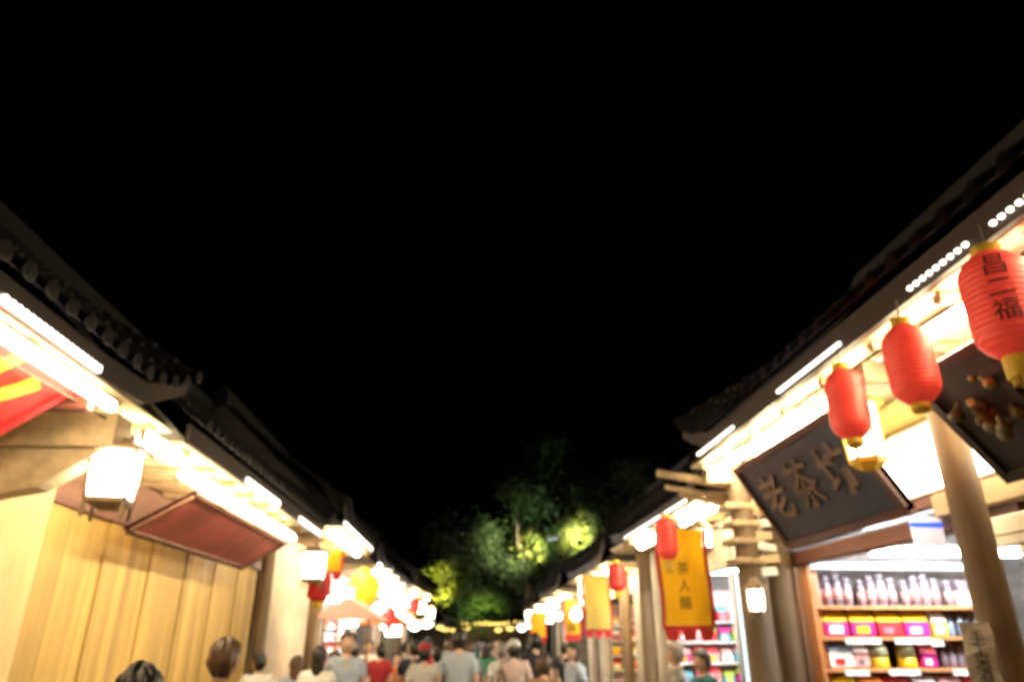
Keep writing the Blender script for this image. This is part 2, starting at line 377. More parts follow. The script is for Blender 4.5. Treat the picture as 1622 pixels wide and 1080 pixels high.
b=MB(); b.box(-.84,.84,.013,.04,-.03,.03); b.build('housing',m_white,led)

# ------------------------------------------------------------ goods on the shelves
def jar_proto(name, cols, h, r):
    pass
m_goods={'jar':M('smoked_jar_glass',(.22,.17,.20),.25,.3,9,bump=0),'lid':M('jar_lid',(.25,.22,.25),.4),'mag':M('magenta_packet',(.50,.02,.22),.4,.25,14,bump=.1),
 'yel':M('yellow_packet',(.85,.58,.02),.4,.15,14,bump=.1),'red':M('red_packet',(.55,.03,.04),.4,.3,14,bump=.1),'grn':M('lime_packet',(.40,.55,.06),.4,.2,12,bump=.1),
 'olive':M('olive_tin',(.42,.42,.25),.4,.2,12),'blu':M('blue_grey_bottle',(.18,.22,.30),.25,.3,9),'wht':M('white_price_card',(.85,.85,.82),.6,.03,bump=0),'pnk':M('pink_packet',(.75,.40,.38),.4,.2,14,bump=.1),
 'teal':M('teal_packet',(.08,.35,.42),.4,.3,14,bump=.1),'ora':M('orange_packet',(.75,.22,.03),.4,.2,14,bump=.1)}
LBL=[m_goods[k_] for k_ in ('wht','wht','yel','red','jar','blu','pnk')]
def jar(loc,h,r,body,lid,label,group,name='jar'):
    t=thing(name,label,name,loc,0,group); b=MB()
    b.lathe([(r*.9,0),(r,.01),(r,h*.72),(r*.72,h*.82)],n=12); b.build('body',body,t,True)
    b=MB(); b.lathe([(r*.78,h*.823),(r*.8,h*.9),(r*.8,h*.99),(r*.6,h)],n=12); b.build('lid',lid,t,True); b=MB(); b.lathe([(r*1.015,h*.2),(r*1.015,h*.55)],n=12); b.build('label',m_goods['pnk'],t,True); return t
def bottle(loc,h,r,body,label,group):
    t=thing('bottle',label,'bottle',loc,0,group); b=MB()
    b.lathe([(r*.9,0),(r,.01),(r,h*.55),(r*.45,h*.75),(r*.32,h*.95)],n=10); b.build('body',body,t,True)
    b=MB(); b.lathe([(r*.36,h*.951),(r*.38,h)],n=10); b.build('cap',m_goods['red'],t); return t
def packet(loc,w,d,h,m1,m2,label,group,name='packet',rz=0):
    t=thing(name,label,name,loc,rz,group)
    b=MB(); b.box(-w/2,w/2,-d/2,d/2,0,h*.62); b.build('body',m1,t)
    b=MB(); c=.15*w; b.hexa([(-w/2,-d/2,h*.622),(w/2,-d/2,h*.622),(w/2,d/2,h*.622),(-w/2,d/2,h*.622),(-w/2+c*.2,-d*.16,h),(w/2-c*.2,-d*.16,h),(w/2-c*.2,d*.16,h),(-w/2+c*.2,d*.16,h)]); b.build('top_band',m2,t)
    q=random.random(); b=MB(); b.box(-w*.30,w*(.1+.25*q),-d/2-.003,-d/2-.0005,h*.12,h*(.36+.14*q)); b.build('label',random.choice(LBL),t)
    if q>.3: b=MB(); b.box(-w*.34,w*.3*q,-d/2-.003,-d/2-.0005,h*.54,h*.58); b.build('stripe',random.choice(LBL),t)
    return t
X0=3.78-.80
ORD=['first','second','third','fourth','fifth','sixth','seventh','eighth','ninth','tenth','eleventh','twelfth','thirteenth']
jp=None
for i in range(13):
    loc=(X0+.07+i*.092+(i//4)*.03,6.24,1.952)
    if jp is None: jp=jar(loc,.25,.040,m_goods['jar'],m_goods['lid'],'smoky glass jar, first from left on the top goods shelf','jars on the top shelf')
    else: copy_thing(jp,loc,scale=(.86,1.0,1.08,.94)[i*5%4],label='smoky glass jar, %s from left on the top goods shelf'%ORD[i])
packet((X0+1.42,6.26,1.952),.16,.12,.22,m_goods['wht'],m_goods['jar'],'pale box at the right end of the top goods shelf',None,'box')
for i,(m1,m2,l) in enumerate([('mag','yel','magenta packet with yellow top, leftmost on the second goods shelf'),('mag','yel','magenta and yellow packet second from left on the second shelf'),('red','yel','red packet with yellow top in the middle of the second shelf'),('mag','yel','magenta packet with yellow top beside the lime packet')]):
    packet((X0+.15+i*.235,6.22,1.712),.21,.16,.19,m_goods[m1],m_goods[m2],l,'bright packets on the second shelf')
packet((X0+1.07,6.22,1.712),.13,.12,.2,m_goods['grn'],m_goods['wht'],'lime green packet with white top on the second shelf',None)
bp=None
for i in range(5):
    loc=(X0+1.2+i*.075,6.22-.03*(i%2),1.712)
    bp=bottle(loc,.2,.032,m_goods['blu'],'blue grey bottle, first in the row right of the lime packet','bottles on the second shelf') if bp is None else copy_thing(bp,loc,label='blue grey bottle, %s in the row right of the lime packet'%ORD[i]) and bp
packet((X0+.14,6.2,1.472),.20,.16,.2,m_goods['wht'],m_goods['blu'],'white carton leftmost on the third goods shelf',None,'carton')
packet((X0+.32,6.2,1.472),.12,.14,.19,m_goods['pnk'],m_goods['wht'],'pink and white packet beside the white carton',None)
for i,l in enumerate(('olive tin with yellow base next to the pink packet','olive tin with yellow base beside the magenta box')):
    t=thing('tin',l,'tin',(X0+.50+i*.24,6.2,1.472)); b=MB(); b.lathe([(.07,0),(.075,.01),(.075,.08)],n=14); b.build('base',m_goods['yel'],t,True)
    b=MB(); b.lathe([(.075,.081),(.075,.16),(.06,.175)],n=14); b.build('upper',m_goods['olive'],t,True)
packet((X0+.90,6.2,1.472),.13,.14,.19,m_goods['mag'],m_goods['red'],'magenta box right of the second olive tin',None,'box')
for i in range(6):
    loc=(X0+1.07+i*.072,6.2,1.472)
    if i==0: b2=bottle(loc,.17,.03,m_goods['jar'],'small grey bottle, first in the row right of the olive tins','bottles on the third shelf')
    else: copy_thing(b2,loc,label='small grey bottle, %s in the row right of the olive tins'%ORD[i])
for i,(m1,m2,l) in enumerate([('yel','yel','large yellow bag leftmost on the fourth shelf'),('yel','ora','yellow bag with orange top on the fourth shelf'),('pnk','red','pink bag with red top on the fourth shelf'),('pnk','wht','pink bag with white top on the fourth shelf'),('wht','pnk','white bag with pink top on the fourth shelf'),('red','red','deep red box on the fourth shelf'),('blu','lid','dark box rightmost on the fourth shelf')]):
    packet((X0+.13+i*.225,6.19,1.212),.2,.18,.2,m_goods[m1],m_goods[m2],l,None,'bag' if i<5 else 'box')
for i,(x,z,w) in enumerate([(.32,1.676,.30),(.74,1.676,.30),(.95,1.66,.10),(1.18,1.44,.30),(.22,1.44,.2),(.62,1.44,.26)]):
    b=MB(); b.box(-w/2,w/2,-.003,.003,-.022,.022); o=b.build('price_card',m_goods['wht'],loc=(X0+x,6.062,z))
    o['label']='white price card on the %s shelf edge, number %s from the left'%(('second','third')[i>2],('one','two','three','three','one','two')[i]); o['category']='price card'; o['group']='price cards'
# blue-headed notice
t=thing('hanging_notice','small white notice with bright blue header hanging inside the shop doorway','notice',(2.75,4.10,2.20))
b=MB(); b.box(-.095,.095,-.01,.01,0,.17); b.build('panel',m_notice,t)
b=MB(); b.box(-.096,.096,-.013,.013,.105,.14); b.build('blue_header',m_blue,t)
# paper slip on post
t=thing('paper_slip','cream paper slip with handwriting hanging on the round post','notice',(2.40,3.40,1.47),R(-28))
b=MB(); n=6; vs=[]; fs=[]
for i in range(n+1):
    zz=.30*(1-i/n); bl=.012*math.sin(i*1.3)
    vs+=[(-.062+bl*.6,-.005+bl,zz),(.062+bl*.6,-.005-bl*.6,zz),(.062+bl*.6,-.009-bl*.6,zz),(-.062+bl*.6,-.009+bl,zz)]
for i in range(n):
    for q in range(4): a=i*4+q; c=i*4+(q+1)%4; fs.append((a,c,c+4,a+4))
fs+= [(3,2,1,0),(n*4,n*4+1,n*4+2,n*4+3)]
b.add(vs,fs); b.build('paper',m_paper,t)
glyph('手\n工\n米\n酒',.062,m_ink,.001,Matrix.Translation((0,-.022,.15))@Matrix.Rotation(R(90),4,'X'),'handwriting',t,.85)
b=MB(); b.tube([(0,-.007,.3),(0,0,.36)],.003,6); b.build('string',m_cord,t)
# white name board right edge
t=thing('white_board','cream white board under the pale lintel at the right edge','sign',(2.76,3.38,2.13))
b=MB(); b.box(-.015,.015,-.26,.26,0,.15); b.build('panel',m_paper,t)
b=MB(); b.box(-.018,.018,-.261,.261,.055,.065); b.build('groove',m_pale,t)
t=thing('cream_door_curtain','cream cloth strip hanging low at the right edge by the post','curtain',(2.80,3.34,1.0))
b=MB(); b.box(-.01,.01,-.15,.15,0,.95); b.build('cloth',m_paper,t)

# ------------------------------------------------------------ signboards
def signboard(name,label,top,bot,y0,y1,mat,frame,txt=None,size=.42,tm=m_letter,side='R'):
    """board hung tilted: top=(x,z) nearer the street, bot=(x,z) nearer the wall"""
    t=thing(name,label,'sign',(bot[0],(y0+y1)/2,bot[1])); h=(y1-y0)/2
    dx=top[0]-bot[0]; dz=top[1]-bot[1]; sg=1 if side=='R' else -1
    b=MB()
    if sg>0: b.slab((0,h,0),(0,-h,0),(dx,-h,dz),(dx,h,dz),.03)
    else: b.slab((0,-h,0),(0,h,0),(dx,h,dz),(dx,-h,dz),.03)
    bd_=b.build('board',mat,t)
    ln=math.hypot(dx,dz); ux,uz=dx/ln,dz/ln; nx,nz=(-uz*sg if sg>0 else uz, 0)
    # outward normal towards street and down
    n=Vector((-sg*abs(uz),0,-abs(ux)*1.0)).normalized()
    def bar(a,bb,w,nm):
        q=MB(); A=Vector(a);B=Vector(bb); d=(B-A).normalized(); sdir=d.cross(n).normalized()*w/2
        lo=-n*.035; hi=n*.022
        q.hexa([tuple(v) for v in (A-sdir+lo,B-sdir+lo,B+sdir+lo,A+sdir+lo,A-sdir+hi,B-sdir+hi,B+sdir+hi,A+sdir+hi)]); q.build(nm,frame,t)
    bar((0,-h,0),(0,h,0),.05,'frame_rail'); bar((dx,-h,dz),(dx,h,dz),.05,'frame_rail')
    bar((0,-h+.025,0),(dx,-h+.025,dz),.05,'frame_stile'); bar((0,h-.025,0),(dx,h-.025,dz),.05,'frame_stile')
    if txt:
        xa=Vector((0,-1,0)) if sg>0 else Vector((0,1,0)); ya=Vector((ux,0,uz)); za=xa.cross(ya)
        for i,ch in enumerate(txt):
            off=(i-(len(txt)-1)/2)*(2*h-.25)/len(txt)
            c=Vector((dx/2,0,dz/2))+xa*off+za*.012
            m4=Matrix((( xa.x,ya.x,za.x,c.x),(xa.y,ya.y,za.y,c.y),(xa.z,ya.z,za.z,c.z),(0,0,0,1)))
            glyph(ch,size,tm,.012 if tm is m_yell else .004,m4,'character',bd_,bold=(.016 if tm is m_yell else .004))
    for yy in (-h*.8,h*.8):
        q=MB(); q.tube([(dx,yy,dz),(dx,yy,dz+.25)],.006,6); q.build('hanger',m_black,t)
    return t
signboard('shop_signboard','dark blue signboard with faded bronze characters, hung tilted over the lit shop',(2.2,2.96),(2.55,2.38),3.9,5.56,m_board,m_dark,'老茶坊',.38)
signboard('shop_signboard','dark signboard at the right edge behind the nearest red lantern',(2.25,2.90),(2.62,2.42),1.15,3.22,M('dark_signboard',(.012,.010,.010),.6,.3,5,(.3,1,1),.06),M('dark_frame',(.02,.014,.012),.6),'百年',.40,M('dark_letters',(.035,.026,.022),.6,.3))  # board, frame and letters are all near black
signboard('red_signboard','red signboard with yellow brush characters at the left edge under the bright eave',(-2.33,3.03),(-2.85,2.64),2.0,4.02,m_banr,m_banr,'茶火',.80,m_yell,'L')
signboard('maroon_signboard','long maroon signboard hung tilted below the second eave on the left',(-2.32,2.84),(-2.84,2.53),6.15,9.5,m_redbd,m_brown,None,side='L')

# wall panel between signboards: tube-lit plaster, its brightness put in as emission
t=thing('glow_panel','plaster panel above the lintel, its lamplight put in as glow, between two dark signboards','light box',(2.86,3.85,2.53))
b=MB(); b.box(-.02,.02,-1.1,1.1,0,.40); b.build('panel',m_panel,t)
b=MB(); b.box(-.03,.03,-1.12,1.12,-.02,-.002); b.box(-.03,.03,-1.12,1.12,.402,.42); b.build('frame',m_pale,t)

# ------------------------------------------------------------ lights: tubes and LED bars
def tube_light(loc, L, rz, label, cool=False, group=None, r=.016):
    t=thing('fluorescent_tube',label,'tube light',loc,rz,group)
    b=MB(); b.tube([(-L/2+.02,0,0),(L/2-.02,0,0)],r,10); b.build('tube',m_tubec if cool else m_tube,t,True)
    b=MB(); b.box(-L/2,L/2,-.022,.022,r+.004,r+.03); b.build('housing',m_white,t)
    for x in (-L/2,L/2-.018):
        b=MB(); b.box(x,x+.018,-.02,.02,-.02,r+.003); b.build('end_cap',m_white,t)
    return t
Yd=R(90)
LT=[]
def tl(x,y0,y1,z,label,cool=False,r=.016): tube_light((x,(y0+y1)/2,z),y1-y0,Yd,label,cool,'tube lights under the eaves',r)
tl(-2.17,1.6,2.9,2.985,'warm tube light under the nearest left eave, off the frame edge',r=.028)
tl(-2.17,3.0,4.2,2.985,'warm tube light above the red signboard on the left',r=.028)
tl(-2.22,4.75,5.4,2.95,'short warm tube light just past the tie beam on the left',r=.045)
tl(-2.22,5.55,6.75,2.88,'warm tube light over the near end of the maroon signboard',r=.045)
tl(-2.22,6.85,8.05,2.87,'warm tube light over the middle of the maroon signboard',r=.04)
tl(-2.22,8.15,9.35,2.87,'warm tube light over the far end of the maroon signboard',r=.04)
tl(2.30,1.5,2.35,3.10,'warm tube light behind the nearest red lantern')
tl(2.30,2.50,3.3,3.10,'warm tube light between the first and second red lanterns',r=.032)
tl(2.30,3.45,4.2,3.10,'warm tube light behind the third red lantern',r=.028)
tl(2.28,4.3,5.3,3.10,'warm tube light above the dark blue signboard, near half',r=.035)
tl(2.26,5.4,6.25,3.10,'warm tube light at the far corner of the right eave',r=.035)
t=thing('led_strip','thin warm LED strip along the top edge of the dark blue signboard','strip light',(2.38,4.7,3.06))
b=MB(); b.box(-.008,.008,-.85,.85,-.01,.01); b.build('diffuser',m_led,t); b=MB(); b.box(-.014,.014,-.86,.86,.011,.05); b.build('housing',m_white,t)
def led_ladder(loc, L, n, w, label, mat, tilt=0, sl=.55, hz=1):
    """bar lamp: a row of short glowing segments on a metal channel"""
    t=thing('led_bar',label,'LED bar light',loc)
    b=MB(); b.box(w/2+.003,w/2+.018,-L/2,L/2,-.045*hz,.045*hz); b.build('channel',m_metal,t)
    st=L/n; q=MB(); q.box(-.010,w/2,-st*sl/2,st*sl/2,-.030*hz,.030*hz); me=q.mesh('led_segment',mat)
    for i in range(n): put(me,'led_segment',t,(0,-L/2+(i+.5)*st,0))
    return t
def fascia_led(side,x,y0,y1,z,n,label,mat=None,sl=.55,hz=None):
    hz=hz or (.35 if side=='R' else 1)
    t=led_ladder((x,(y0+y1)/2,z),y1-y0,n,.02,label,mat or m_led,sl=sl,hz=hz)
    if side=='L': t.rotation_euler=(0,0,R(180))
    return t
fascia_led('L',-2.175,3.02,3.98,3.15,18,'ladder shaped LED bar on the fascia of the nearest left eave',sl=.5,hz=.75)
fascia_led('L',-2.175,2.5,2.95,3.15,8,'short LED bar on the left fascia at the frame edge',sl=.5,hz=.75)
fascia_led('L',-2.175,7.0,8.3,3.13,9,'LED bar on the fascia of the second left eave, near one',sl=.95)
fascia_led('L',-2.175,9.4,10.9,3.13,8,'LED bar on the fascia of the second left eave, far one',sl=.9)
fascia_led('L',-1.985,11.7,15.4,3.42,11,'long broad LED bar on the higher third eave on the left',sl=.85)
fascia_led('L',-1.92,16.2,20.8,3.2,10,'cool LED bar on the fourth left eave',m_ledw,sl=.8)
fascia_led('R',2.085,1.9,2.28,3.235,8,'dashed LED strip above the nearest red lantern',sl=.42)
fascia_led('R',2.085,2.4,2.85,3.235,9,'dashed LED strip just before the second red lantern',sl=.42)
fascia_led('R',2.085,3.5,4.35,3.235,5,'solid LED strip past the third red lantern on the right eave',sl=1.0)
fascia_led('R',2.085,5.2,6.1,3.235,5,'solid LED strip at the far corner of the nearest right eave',sl=1.0)
fascia_led('R',2.41,7.6,10.8,3.1,14,'LED strip along the second right eave',sl=.9,hz=.4)
# shop interior tubes
def ix(x0,x1,y,z,label,cool=True,r=.022): return tube_light(((x0+x1)/2,y,z),x1-x0,0,label,cool,'tube lights inside the shops',r)
ix(3.22,4.50,5.6,2.335,'long white tube light on the ceiling before the goods shelf',r=.03)
ix(3.4,4.8,4.9,2.75,'white tube light on the ceiling of the lit shop, nearer one')
ix(3.4,5.2,8.6,2.6,'white tube light in the second right shop, near one',r=.03)
ix(3.4,5.2,10.6,2.6,'white tube light in the second right shop, far one',r=.03)
ix(3.4,5.0,14.2,2.45,'warm tube light in the third right shop',False,.03)
ix(3.3,4.9,19.6,2.35,'warm tube light in the fourth right shop',False,.03)
for i,y in enumerate((17.2,18.8,20.2)): ix(-5.0,-3.3,y,2.62,'white tube light in the fourth left shop, %s one'%('first','second','third')[i],True,.035)
for i,y in enumerate((23.0,25.6)): ix(-4.6,-2.9,y,2.55,'warm tube light in the fifth left shop, %s one'%('near','far')[i],False,.035)
ix(-4.8,-3.4,13.6,2.7,'warm tube light in the third left house',False,.03)
tl(2.62,7.3,8.5,2.98,'warm tube light under the second right eave behind the banner',r=.04)
tl(2.62,9.3,10.7,2.98,'warm tube light under the second right eave, far end',r=.055)
tl(2.62,12.6,13.8,2.80,'warm tube light under the third right eave, near end',r=.06)
tl(2.62,14.6,16.2,2.80,'warm tube light under the third right eave, far end',r=.05)
tl(2.55,18.2,19.8,2.68,'warm tube light under the fourth right eave',r=.03)
tl(2.55,21,22.4,2.68,'warm tube light under the fourth right eave, far end',r=.03)
tl(-2.2,11.75,12.9,3.26,'warm tube light under the third left eave, near end',r=.05)
tl(-2.2,13.2,14.8,3.26,'warm tube light under the third left eave, far end',r=.05)
tl(-2.1,16.4,18.0,3.05,'white tube light under the fourth left eave, near end',True,.03)
tl(-2.1,18.4,20.0,3.05,'white tube light under the fourth left eave, far end',True,.03)
tl(-1.6,22.2,24.4,3.0,'warm tube light under the fifth left eave',r=.03)
tl(-1.35,25,27,3.0,'warm tube light under the fifth left eave, far end',r=.03)

# ------------------------------------------------------------ lanterns
def red_lantern(loc, h, r, label, txt=None, bright=True, rz=0, body=m_redl, trim=m_yell, group='red lanterns along the eaves', ch_=.085):
    t=thing('red_lantern',label,'lantern',loc,rz,group); nr=18; pr=[]
    for i in range(nr*4+1):
        u=i/(nr*4); z=(u-.5)*h; e=abs(2*u-1); rad=r*(1-max(0,(e-.50)/.5)**2.3*.55) if e<1 else r*.45
        if e>.97: rad=min(rad,r*.5)
        rad*=.965+.035*abs(math.sin(math.pi*u*nr))**.6
        pr.append((rad,z))
    b=MB(); b.lathe(pr,n=28); cb_=b.build('cloth_body',body,t,True)
    b=MB()
    b.lathe([(r*.40,-h/2-ch_),(r*.42,-h/2-ch_+.005),(r*.44,-h/2-.01),(r*.42,-h/2-.001)],n=20); bc_=b.build('bottom_collar',trim,t,True)
    b=MB(); b.lathe([(r*.42,h/2+.001),(r*.44,h/2+.006),(r*.42,h/2+.035),(r*.38,h/2+.04)],n=20); b.build('top_collar',trim,t,True)
    b=MB(); b.tube([(0,0,h/2+.04),(0,0,h/2+.14)],.004,6); b.build('hanging_cord',m_cord,t)
    b=MB()
    for k in range(14):
        a=k*2*math.pi/14; b.tube([(r*.3*math.cos(a),r*.3*math.sin(a),-h/2-ch_-.001),(r*.27*math.cos(a),r*.27*math.sin(a),-h/2-ch_*1.3)],.006,5)
    b.build('fringe',trim,bc_)
    if txt:
        n=len(txt); step=h*.66/n
        for i,ch in enumerate(txt):
            z=h*.30-i*step-(step*.15)
            g_=glyph(ch,step*.98,m_ink,.0005,Matrix.Translation((0,0,z))@Matrix.Rotation(R(90),4,'X'),'character',cb_)
            # wrap the character round the lantern
            bm=bmesh.new(); bm.from_mesh(g_.data); bmesh.ops.subdivide_edges(bm,edges=[e for e in bm.edges if e.calc_length()>.02],cuts=2)
            for v in bm.verts:
                a=v.co.x/r; rr=r*1.012+(-v.co.y)*.5
                v.co.x=rr*math.sin(a); v.co.y=-rr*math.cos(a)
            bm.to_mesh(g_.data); bm.free()
    return t
rot_to_cam=lambda x,y: -math.atan2(x,y)   # lettered side turned down the street
red_lantern((2.0,2.24,2.86),.42,.122,'nearest and largest red lantern with black characters at the right edge','昌二福',rz=R(-36))
red_lantern((2.0,2.83,2.845),.375,.103,'second red lantern from the right edge, plain ribbed side showing',rz=R(20),ch_=.03)
red_lantern((2.0,3.40,2.84),.375,.102,'third red lantern, above the dark blue signboard','昌二福',rz=R(40),ch_=.035)
red_lantern((2.28,1.95,2.83),.38,.13,'red lantern half hidden at the right edge behind the nearest one',body=m_redd,rz=R(120))
red_lantern((1.80,6.35,2.52),.36,.095,'narrow red lantern hanging in front of the yellow banner')
red_lantern((2.5,7.55,2.68),.32,.12,'dim red lantern right of the yellow banner near the post',body=m_redd)
red_lantern((2.3,11.0,2.55),.4,.14,'small red lantern between the two yellow banners',body=m_redd)
red_lantern((2.5,14.6,2.45),.42,.15,'far red lantern left of the pale banner',body=m_redd)
red_lantern((-2.15,11.0,2.40),.42,.17,'red lantern by the white lantern, far on the left',body=m_redd)
red_lantern((-1.75,17.5,2.15),.4,.16,'red lantern below the big yellow lantern on the left')
red_lantern((-1.45,21.5,2.55),.4,.16,'far red lantern near the end of the left row')
# round yellow lantern
def round_lantern(loc,r,label,mat,trim,sq=1.0,name='yellow_lantern'):
    t=thing(name,label,'lantern',loc); pr=[(max(r*.3,r*math.sin(math.pi*i/40)*(1+.012*math.cos(i*math.pi))),-r*sq*math.cos(math.pi*i/40)) for i in range(4,37)]
    b=MB(); b.lathe(pr,n=28); b.build('cloth_body',mat,t,True)
    for z0,z1 in ((pr[0][1]-.06,pr[0][1]-.001),(pr[-1][1]+.001,pr[-1][1]+.05)):
        b=MB(); b.lathe([(r*.32,z0),(r*.34,z0+.01),(r*.34,z1)],n=18); b.build('collar',trim,t,True)
    b=MB(); b.tube([(0,0,pr[-1][1]+.05),(0,0,pr[-1][1]+.4)],.005,6); b.build('hanging_cord',m_cord,t)
    return t
round_lantern((-2.02,14.9,2.62),.31,'large round yellow lantern hanging far on the left',m_yelglow,m_yell,1.12)
# palace lanterns: framed glowing boxes
def palace(loc,w,h,label,mat=m_lamp,nsides=4,rz=0,frame=m_pale):
    t=thing('palace_lantern',label,'lantern',loc,rz,'framed white lanterns')
    a0=math.pi/nsides; b=MB(); b.lathe([(w*.58,-h/2),(w*.66,0),(w*.64,h/2)],n=nsides,a0=a0); b.build('glowing_panes',mat,t)
    for i in range(nsides):
        a=a0+2*math.pi*i/nsides; c,s_=math.cos(a),math.sin(a)
        b=MB(); b.tube([(w*.60*c,w*.60*s_,-h/2-.02),(w*.685*c,w*.685*s_,0),(w*.66*c,w*.66*s_,h/2+.02)],.011,6); b.build('corner_post',frame,t)
    b=MB(); b.lathe([(w*.3,h/2+.10),(w*.55,h/2+.05),(w*.95,h/2+.028),(w*.95,h/2+.003)][::-1],n=nsides,a0=a0); b.build('cap',frame,t)
    b=MB(); b.lathe([(w*.30,-h/2-.07),(w*.62,-h/2-.035),(w*.66,-h/2-.003)],n=nsides,a0=a0); b.build('base',frame,t)
    b=MB(); b.tube([(0,0,h/2+.1),(0,0,h/2+.22)],.005,6); b.build('hanging_cord',m_cord,t)
    for k in range(nsides if w>.16 else 0):
        a=a0+2*math.pi*k/nsides; b=MB(); b.lathe([(.012,-.10),(.014,-.03),(.006,0)],(w*.6*math.cos(a),w*.6*math.sin(a),-h/2-.03),6); b.build('tassel',frame,t)
    return t
palace((-2.28,4.62,2.66),.26,.29,'square framed white lantern glowing under the tie beam on the left',rz=R(12),frame=m_beam)
palace((-2.2,10.7,2.66),.30,.34,'framed white lantern at the far end of the maroon signboard')
palace((2.24,3.72,2.78),.15,.30,'slim white framed lantern glowing behind the third red lantern',nsides=6,frame=m_yell)
palace((2.42,6.02,1.99),.10,.16,'small white lantern on the round post left of the shop doorway',nsides=6,frame=m_beam)
palace((2.47,7.4,2.66),.17,.17,'white lantern right of the yellow banner under the second eave',nsides=6)
palace((-2.1,13.4,2.40),.2,.24,'small white lantern overlapping the yellow round lantern')
palace((2.35,12.9,2.62),.24,.28,'white lantern beside the pale yellow banner')
palace((2.35,14.2,2.5),.26,.3,'white lantern under the third right eave')
for i,(x,y,z) in enumerate([(-1.85,16.6,2.95),(-1.8,18,2.9),(-1.75,19.5,2.85),(-1.6,22.5,2.7),(-1.4,24.4,2.6),(-1.2,26.6,2.5),(2.2,18.4,2.45),(2.15,21,2.4),(2.1,24,2.35)]):
    palace((x,y,z),.28,.3,'white lantern on the far %s eaves, %s from the viewer'%(('left','right')[i>5],('first','second','third','fourth','fifth','sixth','first','second','third')[i]))
for i,(x,y,z,w,h) in enumerate([(-2.05,15.4,2.75,.55,.22),(-1.95,17.0,2.35,.4,.2),(-1.9,18.3,2.15,.5,.25),(-1.7,22.0,2.3,.5,.25),(-1.55,23.6,2.1,.5,.25),(-1.3,25.8,2.2,.6,.25),(2.2,13.2,2.35,.35,.2),(2.25,15.0,2.2,.3,.25),(2.2,17.4,2.25,.35,.22),(2.1,19.8,2.2,.4,.22),(2.0,22.6,2.15,.4,.25),(1.95,25.4,2.1,.4,.25),(-.95,29.5,2.15,.4,.2),(-.8,32.0,2.1,.45,.2),(1.75,28.8,2.1,.4,.2),(1.45,32.0,2.08,.4,.2),(.1,36.5,2.2,.5,.2),(-.5,35.0,2.1,.4,.2)]):
    t=thing('shop_lamp','glaring white shop lamp, %s from the viewer along the far %s row'%(('first','second','third','fourth','fifth','sixth')[i%6],('left','right','end')[i//6]),'lamp',(x,y,z),0,'glaring lamps along the far rows')
    b=MB(); b.lathe([(w*.15,h/2),(w*.5,h*.1),(w*.48,0),(w*.1,-h*.1)][::-1],n=14); b.build('shade',m_white,t,True)
    b=MB(); b.lathe([(w*.1,-h*.75),(w*.36,-h*.45),(w*.40,-h*.13)],n=14); b.build('glowing_diffuser',(m_panelw if i%3 else m_panel) if i<12 else m_yel_l,t,True)
    b=MB(); b.tube([(0,0,h/2),(0,0,h/2+(.3 if i<12 else 1.2))],.008,6); b.build('hanging_cord',m_cord,t)
for i,y in enumerate((28.8,29.5,32.0,35.0,36.5)):
    for sx in (-2.2,3.4):
        b=MB(); b.tube([(sx,y,0),(sx,y,3.5)],.04,8); o=b.build('lamp_post',m_metal); o['label']='thin metal post holding the %s lamp wire at the far end, %s side'%(('nearest','second','middle','fourth','last')[i],'left' if sx<0 else 'right'); o['category']='post'
    b=MB(); b.tube([(-2.2,y,3.45),(.6,y,3.36),(3.4,y,3.45)],.008,6); o=b.build('span_wire',m_cord); o['label']='wire spanning the street, %s of five at the far end'%('nearest','second','middle','fourth','last')[i]; o['category']='wire'
for i,pts in enumerate([[(-2.3,1,3.02),(-2.3,3,2.96),(-2.32,5,3.0),(-2.3,7.5,2.93),(-2.3,10.3,3.0)],[(2.16,1,3.14),(2.15,2.6,3.07),(2.15,4.2,3.12),(2.16,6.3,3.07)]]):
    b=MB(); b.tube(pts,.007,6); o=b.build('power_cable',m_cord); o['label']='dark sagging power cable strung under the nearest %s eave'%('left','right')[i]; o['category']='cable'
# ornament bunch by the right lanterns
t=thing('hanging_ornament','golden brown cluster of husks and gourds hanging between the nearest red lanterns','ornament',(2.38,2.95,2.86))
random.seed(4)
def gourd(r): return [(r*.3,-r*1.3),(r*.85,-r*1.0),(r,-r*.5),(r*.8,0),(r*.45,r*.4),(r*.55,r*.8),(r*.4,r*1.2),(r*.08,r*1.6)]
for i in range(13):
    r=random.uniform(.028,.045); b=MB(); b.lathe(gourd(r),n=12)
    x=random.uniform(-.06,.06); y=random.uniform(-.16,.12); z=-.03-.30*i/13
    o=b.build('gourd',m_gold if i<5 else m_goldb,t,True,loc=(x,y,z),rot=(random.uniform(-.7,.7),random.uniform(-.7,.7),0))
b=MB(); b.tube([(0,0,.25),(0,0,0),(.01,-.02,-.3)],.006,6); b.build('string',m_cord,t)
# bunch of small wooden plaques by the post
t=thing('plaque_string','string of pale wooden plaques hanging beside the round post at the shop corner','ornament',(2.60,6.12,2.86))
for i in range(7):
    b=MB(); w=.07+.015*(i%3); b.box(-w,w,-.012,.012,-.07,.0); b.build('plaque',m_pale if i%2 else m_paper,t,loc=(.012*math.sin(i*2),-.02,-.1*i),rot=(.1*math.sin(i),.12*math.cos(i*1.7),.3*math.sin(i*2.1)))
b=MB(); b.tube([(0,0,.25),(0,0,-.7)],.004,6); b.build('string',m_cord,t)

